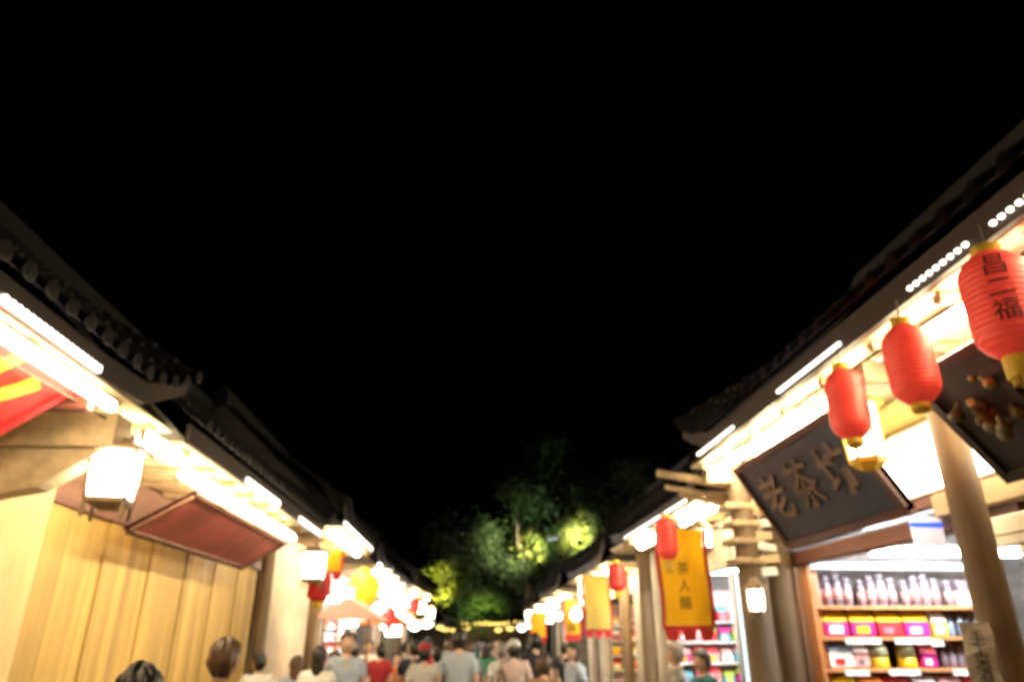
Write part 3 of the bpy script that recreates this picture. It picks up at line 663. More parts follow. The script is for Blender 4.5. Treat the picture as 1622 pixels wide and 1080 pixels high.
# ------------------------------------------------------------ banners
def banner(loc,w,h,label,mat,edge,txt=None,size=.17,rz=0,pole=.35,wind=.02):
    t=thing('cloth_banner',label,'banner',loc,rz)   # loc = middle of the top edge
    def sheet(x0,x1,z0,z1,nm,mt,off):
        b=MB(); nx,nz=10,14; vs=[]
        for sd in (0,1):
            for j in range(nz+1):
                for i in range(nx+1):
                    x=x0+(x1-x0)*i/nx; z=z0+(z1-z0)*j/nz
                    y=wind*math.sin(x*14+z*3)*(.3-z/h)+off+(.002 if sd else -.002)
                    vs.append((x+.012*math.sin(z*7),y,z))
        n=(nx+1)*(nz+1); fs=[]
        for j in range(nz):
            for i in range(nx):
                a=j*(nx+1)+i; fs.append((a,a+1,a+nx+2,a+nx+1)); fs.append((n+a,n+a+nx+1,n+a+nx+2,n+a+1))
        b.add(vs,fs); return b.build(nm,mt,t,True)
    sheet(-w/2+.03,w/2-.03,-h+.03,0,'cloth',mat,0)
    sheet(w/2-.028,w/2+.01,-h+.03,0,'red_edge',edge,0); sheet(-w/2-.01,-w/2+.028,-h+.03,0,'red_edge',edge,0)
    sheet(-w/2,w/2,-h-.01,-h+.028,'bottom_hem',edge,.001)
    for i in range(3):
        x=-w/2+w*(i+.5)/3; b=MB(); b.hexa([(x-.05,-.004,-h-.10),(x+.05,-.004,-h-.10),(x+.05,.004,-h-.10),(x-.05,.004,-h-.10),(x-w/7,-.004,-h-.011),(x+w/7,-.004,-h-.011),(x+w/7,.004,-h-.011),(x-w/7,.004,-h-.011)]); b.build('hem_flap',edge,t)
    b=MB(); b.tube([(-w/2-.06,0,.012),(w/2+pole,0,.02)],.012,8); b.build('rod',m_post,t)
    if txt:
        for i,ch in enumerate(txt):
            glyph(ch,size,m_ink,.001,Matrix.Translation((-w*.04,-.012-wind,-h*.42-i*size*1.25))@Matrix.Rotation(R(90),4,'X'),'character',t)
    return t
banner((2.13,7.0,2.70),.50,.92,'yellow cloth banner with three black characters and red hem near the corner post',m_ban,m_banr,'茶人酪',.125)
palace((2.32,7.35,2.52),.16,.2,'white lantern glowing through the top of the yellow banner')
palace((2.25,12.4,2.35),.22,.3,'white lantern glowing through the pale yellow banner')
banner((2.16,12.0,2.66),.46,.86,'pale yellow cloth banner farther along the right row',m_ban2,m_banr,None,pole=.5)
banner((2.3,15.9,2.45),.35,.7,'small far banner with red print on yellow, right row',m_ban,m_banr,'酒旗',.2,pole=.5)
banner((-2.25,12.0,3.02),.5,.35,'short yellow pennant under the third left eave',m_ban,m_banr,None,pole=.1)
banner((1.9,19.2,2.3),.42,.6,'small orange yellow banner beside the crowd at the far right',m_ban,m_banr,None,pole=1.0)

# ------------------------------------------------------------ far light boxes and stalls
def glow_panel(loc,w,h,label,mat=m_panelw,rz=0,d=.1):
    t=thing('glow_panel',label,'light box',loc,rz)
    b=MB(); b.box(-w/2,w/2,-d/2,d/2,0,h); b.build('panel',mat,t)
    b=MB(); 
    for q in ((-w/2-.02,-w/2-.002,0,h),(w/2+.002,w/2+.02,0,h),(-w/2-.02,w/2+.02,-.02,-.002),(-w/2-.02,w/2+.02,h+.002,h+.02)): b.box(q[0],q[1],-d/2-.01,d/2+.01,q[2],q[3])
    b.build('frame',m_metal,t); 
    for x in (-w/2+.01,w/2-.01):
        b=MB(); b.tube([(x,0,h+.022),(x,0,h+.3)],.008,6); b.build('hanger',m_black,t)
    return t
glow_panel((-1.95,21.0,1.75),.42,.95,'tall white light box sign standing out from the far left row')
glow_panel((-2.0,17.2,2.60),.6,.35,'wide white light box above the fourth shop on the left')
glow_panel((-1.85,19.2,2.52),.55,.3,'second white light box, behind the wide one on the left')
glow_panel((-2.4,15.6,1.9),.28,.5,'small pinkish white light box by the third left house',m_panel)
glow_panel((3.02,7.85,1.2),.20,1.15,'upright cyan white light panel at the doorway of the second right shop',M('cyan_backlit',(.8,.9,.95),.4,0,emit=(.60,.90,1),es=.45,bump=0),R(0))
glow_panel((2.35,16.6,1.75),.3,.7,'pale blue light box beside the third right shop',M('blue_backlit',(.8,.85,.95),.4,0,emit=(.66,.80,1),es=.4,bump=0))
glow_panel((3.1,10.0,2.36),.5,.22,'white light box under the second right eave',m_panelw,R(90))
glow_panel((2.35,21.6,2.1),.4,.3,'small warm light box on the fourth right shop',m_panel)
ORD=['first','second','third','fourth','fifth','sixth','seventh','eighth','ninth','tenth','eleventh','twelfth','thirteenth','fourteenth','fifteenth','sixteenth','seventeenth']
def shelf2(loc,rz,w,label,seed,cols,short):
    t=thing('display_shelf',label,'shelf',loc,rz); shelf_unit(t,w,(1.95,1.65,1.35,1.05,.7,.4),m_white,m_pinkw,.3)
    random.seed(seed)
    c=Matrix.Rotation(rz,4,'Z')
    for z in (1.95,1.65,1.35,1.05):
        for i in range(int(w/.22)):
            q=c@Vector((-w/2+.14+i*.22,-.16,0)); a,b_=random.choice(cols),random.choice(cols)
            packet((loc[0]+q.x,loc[1]+q.y,z+.002),.17,.14,random.uniform(.16,.24),m_goods[a],m_goods[b_],'%s packet, %s top, %s from left, %s row, %s'%(NM[a],NM[b_],ORD[i],{1.95:'top',1.65:'second',1.35:'third',1.05:'fourth'}[z],short),'packets in '+short,rz=rz)
NM={'jar':'grey','mag':'magenta','yel':'yellow','red':'red','grn':'lime','olive':'olive','blu':'blue grey','wht':'white','pnk':'pink','teal':'teal','ora':'orange'}
shelf2((4.3,12.0,0),0,1.9,'white display shelf in the second right shop',3,['pnk','wht','mag','red','teal','grn'],'second right shop')
shelf2((5.5,9.6,0),R(-90),3.6,'long white display shelf in the back of the second right shop',5,['pnk','wht','red','teal','blu','olive'],'second right shop back')
shelf2((4.2,17.2,0),0,1.8,'white display shelf in the third right shop',9,['ora','red','yel','wht'],'third right shop')
shelf2((-4.3,21.1,0),0,2.0,'white display shelf in the fourth left shop',11,['wht','pnk','red','ora'],'fourth left shop')
# street stalls on the far left
def stall(loc,label,canopy,rz=0):
    t=thing('food_stall',label,'stall',loc,rz)
    b=MB(); b.box(-.7,.7,-.4,.4,.02,.9); b.build('counter',m_brown,t)
    b=MB(); b.box(-.75,.75,-.45,.45,.903,.94); b.build('counter_top',m_pale,t)
    for x in (-.68,.68):
        for y in (-.38,.38):
            b=MB(); b.box(x-.02,x+.02,y-.02,y+.02,.943,2.1); b.build('stall_post',m_post,t)
    b=MB(); b.hexa([(-.85,-.6,2.0),(.85,-.6,2.0),(.85,.6,2.0),(-.85,.6,2.0),(-.8,-.05,2.35),(.8,-.05,2.35),(.8,.05,2.35),(-.8,.05,2.35)]); b.build('canopy',canopy,t)
    b=MB(); b.tube([(-.5,0,1.93),(.5,0,1.93)],.025,8); b.build('lamp_tube',m_tube,t)
stall((-2.05,13.9,0),'food stall with pale pink canopy against the left row',M('pink_canopy',(.75,.45,.42),.7),R(90))
stall((-1.95,18.4,0),'food stall with orange canopy against the left row',M('orange_canopy',(.7,.2,.04),.7),R(90))
# far end of the street
t=thing('end_pavilion','low pavilion closing the far end of the street under a yellow light strip','pavilion',(0.8,38,0))
b=MB(); b.box(-3,3,-.2,2.5,0,2.3); b.build('wall',m_plast,t)
b=MB(); b.hexa([(-3.5,-.8,2.35),(3.5,-.8,2.35),(3.5,3,2.35),(-3.5,3,2.35),(-2.6,.9,3.6),(2.6,.9,3.6),(2.6,1.3,3.6),(-2.6,1.3,3.6)]); b.build('roof',m_tile,t)
b=MB(); b.box(-.9,1.3,-.83,-.80,2.30,2.35); b.build('light_strip',m_yel_l,t)
for i,(x,y) in enumerate([(.2,31),(1.3,30),(2.4,29)]):
    t=thing('lamp_string','string of small yellow lights under the tree, %s of three'%('left','middle','right')[i],'string lights',(x,y,2.35),0,'strings of yellow lights')
    b=MB(); b.tube([(-.5,0,0),(0,0,-.08),(.5,0,0)],.006,5); b.build('wire',m_cord,t)
    for k in range(6):
        b=MB(); xx=-.45+k*.18; b.lathe([(.01,-.06),(.035,-.03),(.035,0),(.01,.03)],(xx,0,-.05-.05*(1-abs(xx)*2)),8); b.build('bulb',m_yel_l,t)

# ------------------------------------------------------------ trees
def tree(name,label,base,h,crown,rad,nleaf,seed,trunk_r=.22,lit=()):
    random.seed(seed); t=thing(name,label,'tree',base)
    c0=Vector(crown); b=MB()
    b.tube([(0,0,0),(.08,.05,h*.3),(-.05,.1,h*.55),(c0.x*.4,c0.y*.4,h*.8)],[trunk_r*1.2,trunk_r,trunk_r*.75,trunk_r*.4],10); b.build('trunk',m_bark,t,True)
    clumps=[]
    for i in range(38):
        while True:
            v=Vector((random.uniform(-1,1),random.uniform(-1,1),random.uniform(-1,1)))
            if .35<v.length<1: break
        clumps.append((c0+Vector((v.x*rad[0],v.y*rad[1],v.z*rad[2]*(.75 if v.x<0 else 1))),random.uniform(.55,1.1)))
    b=MB()
    for c,_ in clumps[:16]:
        s0=Vector((c0.x*.3,c0.y*.3,h*random.uniform(.4,.7))); mid=(s0+c)/2+Vector((random.uniform(-.3,.3),random.uniform(-.3,.3),.2))
        b.tube([s0,mid,c],[.08,.05,.015],6)
    b.build('limbs',m_bark,t,True)
    mats=[m_leaf,m_leafd,m_leaf_lit]; b=MB()
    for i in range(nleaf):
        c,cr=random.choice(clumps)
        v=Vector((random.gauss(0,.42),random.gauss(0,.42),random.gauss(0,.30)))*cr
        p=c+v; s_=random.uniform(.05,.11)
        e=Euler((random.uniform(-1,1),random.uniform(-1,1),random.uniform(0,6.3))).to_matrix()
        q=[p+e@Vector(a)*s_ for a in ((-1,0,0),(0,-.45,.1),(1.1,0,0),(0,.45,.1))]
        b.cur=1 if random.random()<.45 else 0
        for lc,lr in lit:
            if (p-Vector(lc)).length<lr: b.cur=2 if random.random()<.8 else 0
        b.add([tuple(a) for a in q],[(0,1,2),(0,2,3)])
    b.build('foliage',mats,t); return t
tree('broadleaf_tree','big dark broadleaf tree rising over the far end of the street, lit in patches',(2.4,27,0),7,(.5,-.8,5.5),(4.3,2.6,3.1),30000,2,lit=[((-.3,-2.2,4.6),.8),((1.4,-2.2,4.9),1.0)])
tree('broadleaf_tree','smaller tree left of the big one, low over the crowd',(-.2,31,0),4.8,(0,0,3.5),(2.3,1.6,1.7),10000,5,.13,lit=[((-.9,-1.2,3.7),1.1),((1.0,-1.3,2.6),.9)])
tree('broadleaf_tree','tree behind the fourth shop on the right, barely lit',(6.8,25,0),7,(0,0,6.0),(2.6,2.3,2.3),9000,8,.2)
t=thing('street_lamp','small pale blue street lamp head on a curved arm under the lit leaves','street lamp',(2.75,19.0,0))
b=MB(); b.tube([(0,0,3.6),(0,0,4.1),(-.12,0,4.22),(-.3,0,4.2)],.025,8); b.build('arm',m_metal,t,True)
b=MB(); b.tube([(0,0,.0),(0,0,3.6)],[.05,.035],8); b.build('pole',m_metal,t,True)
b=MB(); b.hexa([(-.62,-.07,4.10),(-.25,-.07,4.16),(-.25,.07,4.16),(-.62,.07,4.10),(-.60,-.05,4.16),(-.27,-.05,4.24),(-.27,.05,4.24),(-.60,.05,4.16)]); b.build('lamp_head',m_white,t)
b=MB(); b.hexa([(-.58,-.05,4.085),(-.32,-.05,4.125),(-.32,.05,4.125),(-.58,.05,4.085),(-.58,-.05,4.098),(-.32,-.05,4.138),(-.32,.05,4.138),(-.58,.05,4.098)]); b.build('lens',M('pale_blue_lens',(.7,.8,.85),.4,0,emit=(.6,.8,.9),es=.22,bump=0),t)
# flood lamps added to brighten patches of the foliage
def flood(loc,target,label,energy,col=(1,.9,.5),size=R(45),stem=.5):
    t=thing('added_flood_lamp',label,'flood lamp',loc,0,'added flood lamps under the trees')
    d=(Vector(target)-Vector(loc)).normalized(); rot=d.to_track_quat('-Z','Y').to_euler()
    b=MB(); b.box(-.1,.1,-.07,.07,0,.06); b.build('housing',m_black,t,rot=rot)
    b=MB(); b.box(-.08,.08,-.055,.055,-.01,-.002); b.build('lens',m_led,t,rot=rot)
    b=MB(); b.tube([(0,0,-stem),(0,0,-.02)],.015,6); b.build('stem',m_black,t)
    ld=bpy.data.lights.new('added_flood_light','SPOT'); ld.energy=energy; ld.color=col; ld.spot_size=size; ld.spot_blend=1.0; ld.shadow_soft_size=.08
    lo=bpy.data.objects.new('added_flood_light',ld); C.objects.link(lo); lo.parent=t; lo.rotation_euler=rot; lo.location=d*.03
flood((2.9,22.2,4.0),(2.1,24.4,4.4),'added flood lamp aimed at the lit leaves left of the tree fork',2600,size=R(36))
flood((3.5,22.0,4.4),(3.8,24.3,4.9),'added flood lamp aimed at the lit leaves on the right of the tree',2300,size=R(36))
flood((-.7,27.8,2.3),(-1.05,30.2,3.8),'added flood lamp aimed at the small tree on the left',1500,(1,.90,.22),R(34),2.4)
flood((.7,27.2,1.7),(.7,30,2.7),'added flood lamp low under the tree, greenish light',420,(.6,1,.35),R(45),1.7)
flood((2.6,22.4,3.8),(2.2,27,7.0),'dim added flood lamp washing the dark middle of the tree',130,(.7,1,.45),R(70))

# ------------------------------------------------------------ people
def skin_mesh(vs, es, rs, root=0, sub=1):
    me=bpy.data.meshes.new('tmp'); me.from_pydata([tuple(v) for v in vs],es,[]); o=bpy.data.objects.new('tmp',me); C.objects.link(o)
    o.modifiers.new('s','SKIN')
    for i,r in enumerate(rs): me.skin_vertices[0].data[i].radius=(r if isinstance(r,tuple) else (r,r)); me.skin_vertices[0].data[i].use_root=(i==root)
    su=o.modifiers.new('u','SUBSURF'); su.levels=sub; su.render_levels=sub
    dg=bpy.context.evaluated_depsgraph_get(); out=bpy.data.meshes.new_from_object(o.evaluated_get(dg)); bpy.data.objects.remove(o); bpy.data.meshes.remove(me)
    return out
def head_pt(u,v,s=1.0):
    """head surface, u = azimuth (0 = front -y), v = -1 chin .. 1 crown; units of head height 1"""
    z=v; r=math.sqrt(max(0,1-z*z))
    x=.36*r*math.sin(u); y=-.43*r*math.cos(u)
    jaw=1-.28*max(0,-z)**1.3; x*=jaw; y*=(1-.12*max(0,-z)) if y<0 else (1-.35*max(0,-z))
    if y<0:
        f=max(0,math.cos(u))**8
        y-=f*(.07*math.exp(-((z+.12)/.13)**2)+.03*math.exp(-((z+.42)/.10)**2)+.03*math.exp(-((z+.78)/.18)**2))
        e=math.exp(-((abs(u)-.42)/.16)**2)*math.exp(-((z-.05)/.10)**2); y+=.035*e
        y-=.012*math.exp(-((abs(u)-.42)/.25)**2)*math.exp(-((z-.22)/.07)**2)
    return Vector((x*s,y*s,z*.5*s))
def head_grid(b, c, hh, rot, sc=1.0, cond=None, nu=28, nv=22, push=None):
    vs=[]; 
    for j in range(nv+1):
        v=-1+2*j/nv; v=math.sin(v*math.pi/2)
        for i in range(nu):
            u=-math.pi+2*math.pi*i/nu; q=head_pt(u,v,hh*sc)
            if push: q=push(q,u,v)
            vs.append(tuple(c+rot@q))
    fs=[]
    for j in range(nv):
        for i in range(nu):
            k=(i+1)%nu; u=-math.pi+2*math.pi*(i+.5)/nu; v=math.sin((-1+2*(j+.5)/nv)*math.pi/2)
            if cond and not cond(u,v): continue
            fs.append((j*nu+i,j*nu+k,(j+1)*nu+k,(j+1)*nu+i))
    b.add(vs,fs)
SK=[M('skin_light',(.62,.40,.29),.55,.06,12,bump=.03),M('skin_tan',(.48,.29,.19),.55,.06,12,bump=.03)]
HB=M('black_hair',(.018,.014,.012),.4,.4,30,(1,1,.15),.4); HBR=M('brown_hair',(.10,.055,.03),.4,.4,30,(1,1,.15),.4); HG=M('grey_hair',(.32,.28,.24),.5,.3,30,(1,1,.15),.4)
def cloth(n,c): return M('cloth_'+n,c,.85,.14,9,bump=.2,dirt=.1)
def person(x,y,H,face,label,top,legs,hair=HB,long=False,skin=0,hat=None,lean=0,phase=1,wide=1.0,stripe=None,bag=None,turn=0):
    t=thing('person',label,'person',(x,y,0),face); k=H/1.72
    st=.16*phase
    P={'pel':(0,0,.93),'sp':(0,.01,1.12),'ch':(0,-.005+lean,1.30),'nk':(0,lean,1.46),'hb':(0,lean-.01,1.53),
       'ls':(-.175*wide,lean,1.41),'le':(-.245*wide,lean+.03+.05*phase,1.13),'lw':(-.25*wide,lean-.06+.14*phase,.88),'rs':(.175*wide,lean,1.41),'re':(.245*wide,lean+.03-.05*phase,1.13),'rw':(.25*wide,lean-.06-.14*phase,.88),
       'lh':(-.095,0,.88),'lk':(-.10,-.03-st*.6,.50),'la':(-.10,.02-st,.09),'lt':(-.105,-.14-st,.035),'rh':(.095,0,.88),'rk':(.10,-.03+st*.4,.50),'ra':(.10,.03+st,.10),'rt':(.105,-.12+st,.035)}
    V={a:Vector(q)*k for a,q in P.items()}
    # body: one continuous surface, hands with five fingers
    names=['pel','sp','ch','nk','hb','ls','le','lw','rs','re','rw','lh','lk','la','lt','rh','rk','ra','rt']; idx={n:i for i,n in enumerate(names)}
    vs=[V[n] for n in names]; es=[(idx[a],idx[c]) for a,c in [('pel','sp'),('sp','ch'),('ch','nk'),('nk','hb'),('ch','ls'),('ls','le'),('le','lw'),('ch','rs'),('rs','re'),('re','rw'),('pel','lh'),('lh','lk'),('lk','la'),('la','lt'),('pel','rh'),('rh','rk'),('rk','ra'),('ra','rt')]]
    rad={'pel':(.14,.10),'sp':(.13,.09),'ch':(.15,.10),'nk':(.055,.055),'hb':(.055,.055),'ls':(.06,.06),'le':(.040,.040),'lw':(.026,.026),'rs':(.06,.06),'re':(.040,.040),'rw':(.026,.026),'lh':(.08,.08),'lk':(.055,.055),'la':(.036,.036),'lt':(.03,.03),'rh':(.08,.08),'rk':(.055,.055),'ra':(.036,.036),'rt':(.03,.03)}
    rs=[(rad[n][0]*k,rad[n][1]*k) for n in names]
    for w,sg in (('lw',-1),('rw',1)):
        wv=V[w]; pal=wv+Vector((0,-.012,-.07))*k; vs.append(pal); rs.append((.022*k,.034*k)); pi=len(vs)-1; es.append((idx[w],pi))
        for f,(dy,ln) in enumerate(((-.030,.062),(-.011,.078),(.009,.072),(.027,.055))):
            a=pal+Vector((0,dy,-.035))*k; c_=a+Vector((-sg*.004,dy*.1,-ln*.55))*k; d=a+Vector((-sg*.018,dy*.1,-ln))*k
            n0=len(vs); vs+=[a,c_,d]; rs+=[.0095*k,.0085*k,.0075*k]; es+=[(pi,n0),(n0,n0+1),(n0+1,n0+2)]
        a=wv+Vector((-sg*.012,-.034,-.045))*k; c_=a+Vector((-sg*.012,-.022,-.035))*k; n0=len(vs); vs+=[a,c_]; rs+=[.011*k,.009*k]; es+=[(pi,n0),(n0,n0+1)]
    bme=skin_mesh(vs,es,rs,0,1)
    hb=MB(); hh=.235*k; hc=V['hb']+Vector((0,-.01,.085))*k; hr=Euler((R(-4),0,turn)).to_matrix()
    head_grid(hb,hc,hh,hr); nskin=len(hb.f)
    for sg in (-1,1):   # ears
        hb.lathe([(.004,-.03*k),(.014*k,-.015*k),(.016*k,.012*k),(.006*k,.028*k)],tuple(hc+hr@Vector((sg*.083*k,.008*k,-.004))),8,.6,1.2)
    hb.cur=1
    for sg in (-1,1):   # eyes
        hb.lathe([(.003*k,-.008*k),(.011*k,-.003*k),(.011*k,.003*k),(.003*k,.008*k)],tuple(hc+hr@Vector((sg*.034*k,-.083*k,.010*k))),8,1.2,.6)
    hb.lathe([(.005*k,-.004*k),(.02*k,-.001*k),(.02*k,.002*k),(.005*k,.004*k)],tuple(hc+hr@Vector((0,-.096*k,-.052*k))),8,1,.45)
    hm=hb.mesh('h',[SK[skin],HB]); bm=bmesh.new(); bm.from_mesh(bme); bm.from_mesh(hm)
    me=bpy.data.meshes.new('body'); bm.to_mesh(me); bm.free(); me.materials.append(SK[skin]); me.materials.append(MC.get('lips') or M('lips',(.25,.08,.06),.5,.1,bump=0))
    for p_ in me.polygons: p_.use_smooth=True
    put(me,'body',t); bpy.data.meshes.remove(bme); bpy.data.meshes.remove(hm)
    # shirt with short sleeves, trousers
    sn=['pel2','sp','ch','nk2','ls','lm','rs','rm']; 
    V['pel2']=Vector((0,0,.90))*k; V['nk2']=V['nk']+Vector((0,0,-.035))*k; V['lm']=V['ls'].lerp(V['le'],.72); V['rm']=V['rs'].lerp(V['re'],.72)
    si={n:i for i,n in enumerate(sn)}
    sm_=skin_mesh([V[n] for n in sn],[(si[a],si[c]) for a,c in [('pel2','sp'),('sp','ch'),('ch','nk2'),('ch','ls'),('ls','lm'),('ch','rs'),('rs','rm')]],[(.165*k*wide,.125*k),(.155*k*wide,.118*k),(.172*k*wide,.122*k),(.078*k,.075*k),(.078*k,.078*k),(.066*k,.066*k),(.078*k,.078*k),(.066*k,.066*k)],0,2)
    for v in sm_.vertices:   # folds
        v.co+=v.normal*(.007*math.sin(v.co.z*55+v.co.x*30)+.006*math.sin(v.co.z*23-v.co.x*41+v.co.y*30+x*9))*k
    sm_.materials.append(top); [setattr(p_,'use_smooth',True) for p_ in sm_.polygons]; put(sm_,'shirt',t)
    tn=['pel','lh','lk','la','rh','rk','ra']; ti={n:i for i,n in enumerate(tn)}
    V['la']=V['la']+Vector((0,0,.02)); V['ra']=V['ra']+Vector((0,0,.02))
    tm=skin_mesh([V[n] for n in tn],[(ti[a],ti[c]) for a,c in [('pel','lh'),('lh','lk'),('lk','la'),('pel','rh'),('rh','rk'),('rk','ra')]],[(.155*k,.112*k),.098*k,.078*k,.062*k,.098*k,.078*k,.062*k],0,1)
    tm.materials.append(legs); [setattr(p_,'use_smooth',True) for p_ in tm.polygons]; put(tm,'trousers',t)
    for w in ('la','ra'):
        a=V[w]; b=MB(); b.lathe([(.045,0),(.052,.012),(.05,.045),(.035,.085)],(a.x,a.y-.05*k,.008),12,.95,2.4); b.build('shoe',m_black,t,True)
    # hair
    b=MB()
    def cond(u,v):
        a=abs(u)
        if v>.52: return True
        if a>1.5: return v>(-.62 if a>2.0 else -.15)
        return v>.40 and a>.9
    random.seed(int(abs(x*100)+y*10)); ph=random.uniform(0,6)
    def push(q,u,v):
        n=q.normalized(); return q+n*(.010+.006*math.sin(u*9+ph)+.004*math.sin(u*23+v*7))*k*(1.6 if v>.4 else 1)
    head_grid(b,hc,hh,hr,1.06,cond,36,26,push)
    for q_ in range(700 if y<5.5 else 160):     # loose strands
        u=random.uniform(-math.pi,math.pi); v=random.uniform(-.35,1)
        if not cond(u,v): continue
        a=hc+hr@(head_pt(u,v,hh)*1.09); d=(hr@head_pt(u,max(-1,v-.45),hh))*random.uniform(1.08,1.17); c_=hc+d
        sd=Vector((math.cos(u),math.sin(u),0))*random.uniform(.0008,.002); n_=(a-hc).normalized()*.006
        m_=(a+c_)/2+n_*random.uniform(1,2.5)
        b.add([tuple(a-sd),tuple(a+sd),tuple(m_+sd),tuple(c_),tuple(m_-sd)],[(0,1,2,4),(4,2,3)])
    if long:
        b.lathe([(.03*k,-.30*k),(.07*k,-.27*k),(.085*k,-.12*k),(.092*k,.0),(.06*k,.07*k)],tuple(hc+Vector((0,.045*k,-.02*k))),16,1.0,.62)
    b.build('hair',hair,t,True)
    if hat:
        b=MB(); b.lathe([(.098*k,0),(.1*k,.03*k),(.085*k,.075*k),(.05*k,.1*k),(.01*k,.108*k)],tuple(hc+Vector((0,0,.045*k))),20,1,1.15)
        b.hexa([tuple(hc+hr@Vector(q)*k) for q in ((-.07,-.19,.05),(.07,-.19,.05),(.085,-.09,.055),(-.085,-.09,.055),(-.07,-.19,.058),(.07,-.19,.058),(.085,-.09,.068),(-.085,-.09,.068))]); b.build('cap',hat,t,True)
    if stripe:
        b=MB(); b.lathe([(.085*k,-.02*k),(.088*k,0),(.080*k,.028*k)],tuple(V['nk2']+Vector((0,.005,.0))),18,1.1,1.0); b.build('collar',stripe,t,True)
    if bag:
        b=MB(); b.box(-.14*k,.14*k,.12*k,.24*k,1.02*k,1.40*k); b.build('backpack',bag,t,True)
    return t
AW=math.pi   # walking away from the camera
cN=cloth('navy',(.02,.028,.055)); cW=cloth('white',(.72,.72,.70)); cLB=cloth('light_blue',(.42,.50,.62)); cM=cloth('mauve',(.28,.20,.22)); cK=cloth('khaki',(.42,.33,.19)); cR=cloth('red',(.48,.03,.04)); cO=cloth('orange',(.72,.20,.05))
cG=cloth('grey_blue',(.30,.36,.42)); cGr=cloth('green',(.02,.22,.12)); cP=cloth('pale_pink',(.55,.42,.40)); cT=cloth('tan',(.36,.22,.12)); cB=cloth('black',(.02,.02,.022)); cGy=cloth('grey',(.35,.34,.33)); cTe=cloth('teal',(.04,.20,.25)); cJ=cloth('denim',(.06,.09,.16))
def px(p,y): return y*(p-735)/1235.0
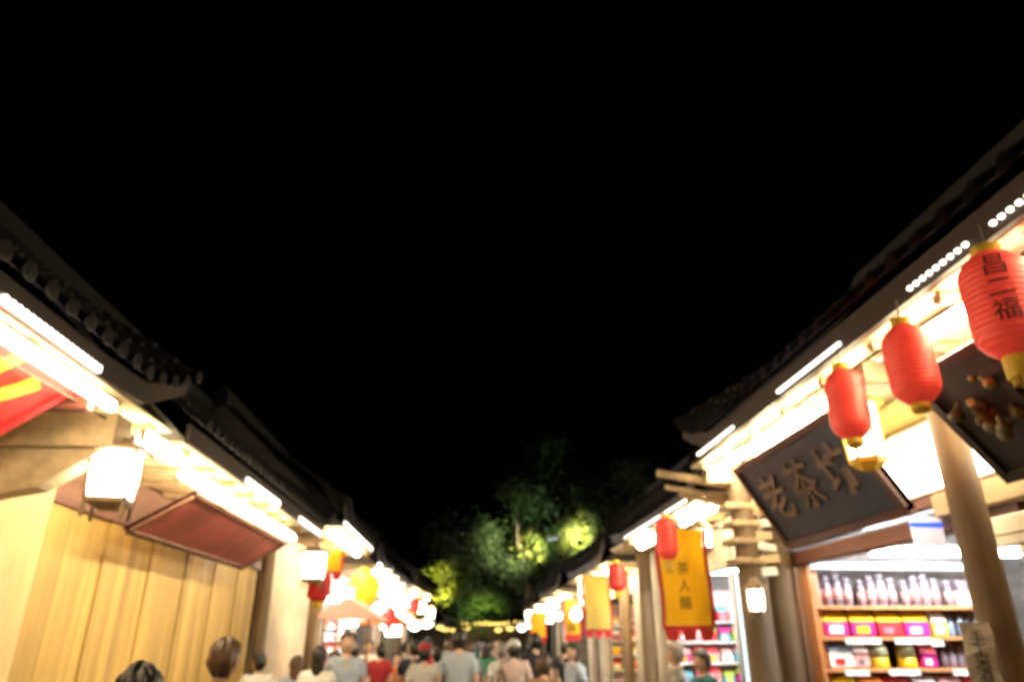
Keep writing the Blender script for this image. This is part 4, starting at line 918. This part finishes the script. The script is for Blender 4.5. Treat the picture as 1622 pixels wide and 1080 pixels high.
PP=[ # pixel column, distance, height, facing, top, legs, hair, opts, label
 (232,3.3,1.57,AW+.2,cM,cJ,HB,dict(),'person with dark hair in a mauve top, nearest at lower left'),
 (355,5.0,1.665,AW-.4,cN,cB,HBR,dict(stripe=cW,skin=1),'person in navy top with white collar beside the plank wall'),
 (410,5.6,1.66,AW+.1,cW,cJ,HB,dict(),'person in a white shirt left of the light blue shirt'),
 (462,6.2,1.60,AW,cLB,cJ,HBR,dict(long=True),'person with long brown hair in a light blue shirt'),
 (522,6.6,1.66,AW-.2,cK,cB,HBR,dict(),'person in a khaki top walking by the left wall'),
 (562,7.6,1.62,AW,cM,cB,HB,dict(long=True),'person in a mauve top behind the khaki one'),
 (600,8.8,1.64,AW+.3,cR,cJ,HB,dict(),'person in a red top left of the orange one'),
 (630,9.6,1.58,0.2,cO,cJ,HB,dict(),'person in an orange top facing the viewer'),
 (655,7.2,1.64,AW,cN,cB,HB,dict(),'person in a navy top left of the centre'),
 (700,6.6,1.66,AW+.15,cGy,cJ,HB,dict(wide=1.08),'broad person in a pale grey shirt at the centre'),
 (742,7.4,1.65,AW,cG,cJ,HBR,dict(),'person in a grey blue shirt at the centre'),
 (778,8.2,1.66,AW-.1,cGr,cR,HB,dict(long=True),'person in a green top with long black hair'),
 (820,6.9,1.69,AW+.1,cP,cJ,HB,dict(hat=cW),'person in a pale pink top and white cap'),
 (868,5.9,1.64,AW-.15,cT,cB,HBR,dict(wide=1.05),'person in a tan top, largest right of centre'),
 (893,9.2,1.70,AW,cN,cB,HB,dict(),'tall person in navy by the right row'),
 (585,11.5,1.66,0.1,cW,cJ,HB,dict(),'distant person in white near the pink canopy stall'),
 (645,12.5,1.68,AW,cGy,cB,HB,dict(),'distant person in grey left of the centre'),
 (683,13.5,1.70,AW,cW,cJ,HB,dict(),'distant person in white at the middle of the street'),
 (716,12.0,1.69,AW+.2,cLB,cJ,HBR,dict(),'distant person in light blue at the middle of the street'),
 (760,12.8,1.72,AW,cB,cB,HB,dict(),'distant person all in black at the middle of the street'),
 (795,14.5,1.70,0,cP,cJ,HB,dict(),'distant person in pink coming towards the viewer'),
 (842,11.5,1.68,AW,cGy,cJ,HB,dict(bag=cR),'distant person in grey with a red backpack'),
 (730,17.5,1.72,AW,cM,cB,HB,dict(),'far person in mauve near the end of the street'),
 (700,19.0,1.70,0,cK,cB,HB,dict(),'far person in khaki facing the viewer'),
 (765,18.5,1.68,AW,cTe,cB,HB,dict(),'far person in teal near the end of the street'),
 (808,19.5,1.7,AW,cW,cJ,HB,dict(),'far person in white under the tree'),
 (668,16.5,1.68,AW,cR,cJ,HB,dict(),'far person in red beside the left row'),
 (505,9.0,1.58,AW,cW,cJ,HB,dict(long=True),'distant person with long black hair in white by the left wall'),
 (548,9.5,1.74,.3,cLB,cB,HBR,dict(),'distant person in light blue facing the viewer near the left row'),
 (672,10.5,1.6,AW,cW,cJ,HB,dict(hat=cR),'distant person in white with a red cap'),
 (727,10.2,1.78,AW,cLB,cJ,HB,dict(),'tall distant person in light blue at the centre'),
 (798,11.8,1.6,AW,cW,cB,HG,dict(),'distant grey haired person in white'),
 (852,12.4,1.74,AW,cB,cB,HB,dict(),'distant tall person in black behind the tan top'),
 (915,11.0,1.6,R(-70),cLB,cJ,HB,dict(long=True),'distant person in light blue looking into the third right shop'),
 (1084,8.4,1.63,R(-110),cGy,cJ,HG,dict(),'grey haired person in grey beneath the yellow banner'),
 (1128,8.0,1.56,R(-80),cTe,cB,HB,dict(),'person in teal looking into the second right shop')]
for i,(p_,y,H,f,top,legs,hair,o,lab) in enumerate(PP):
    if 2<=i<27:
        y*=(1.62 if i<15 else 1.35)*random.Random(i*3).uniform(.88,1.12); p_+=random.Random(i*5).uniform(-9,9)
        H+=random.Random(i*7).uniform(-.17,.0); f+=random.Random(i*11).uniform(-.5,.5); o.setdefault('turn',random.Random(i*13).uniform(-.8,.8)); o.setdefault('lean',random.Random(i*17).uniform(-.04,.05))
        if i%4==1 and 'bag' not in o: o['bag']=(cB,cTe,cR)[i%3]
    person(px(p_,y),y,H,f,lab,top,legs,hair,phase=(-1)**i*(.6+.1*(i%5)),**o)
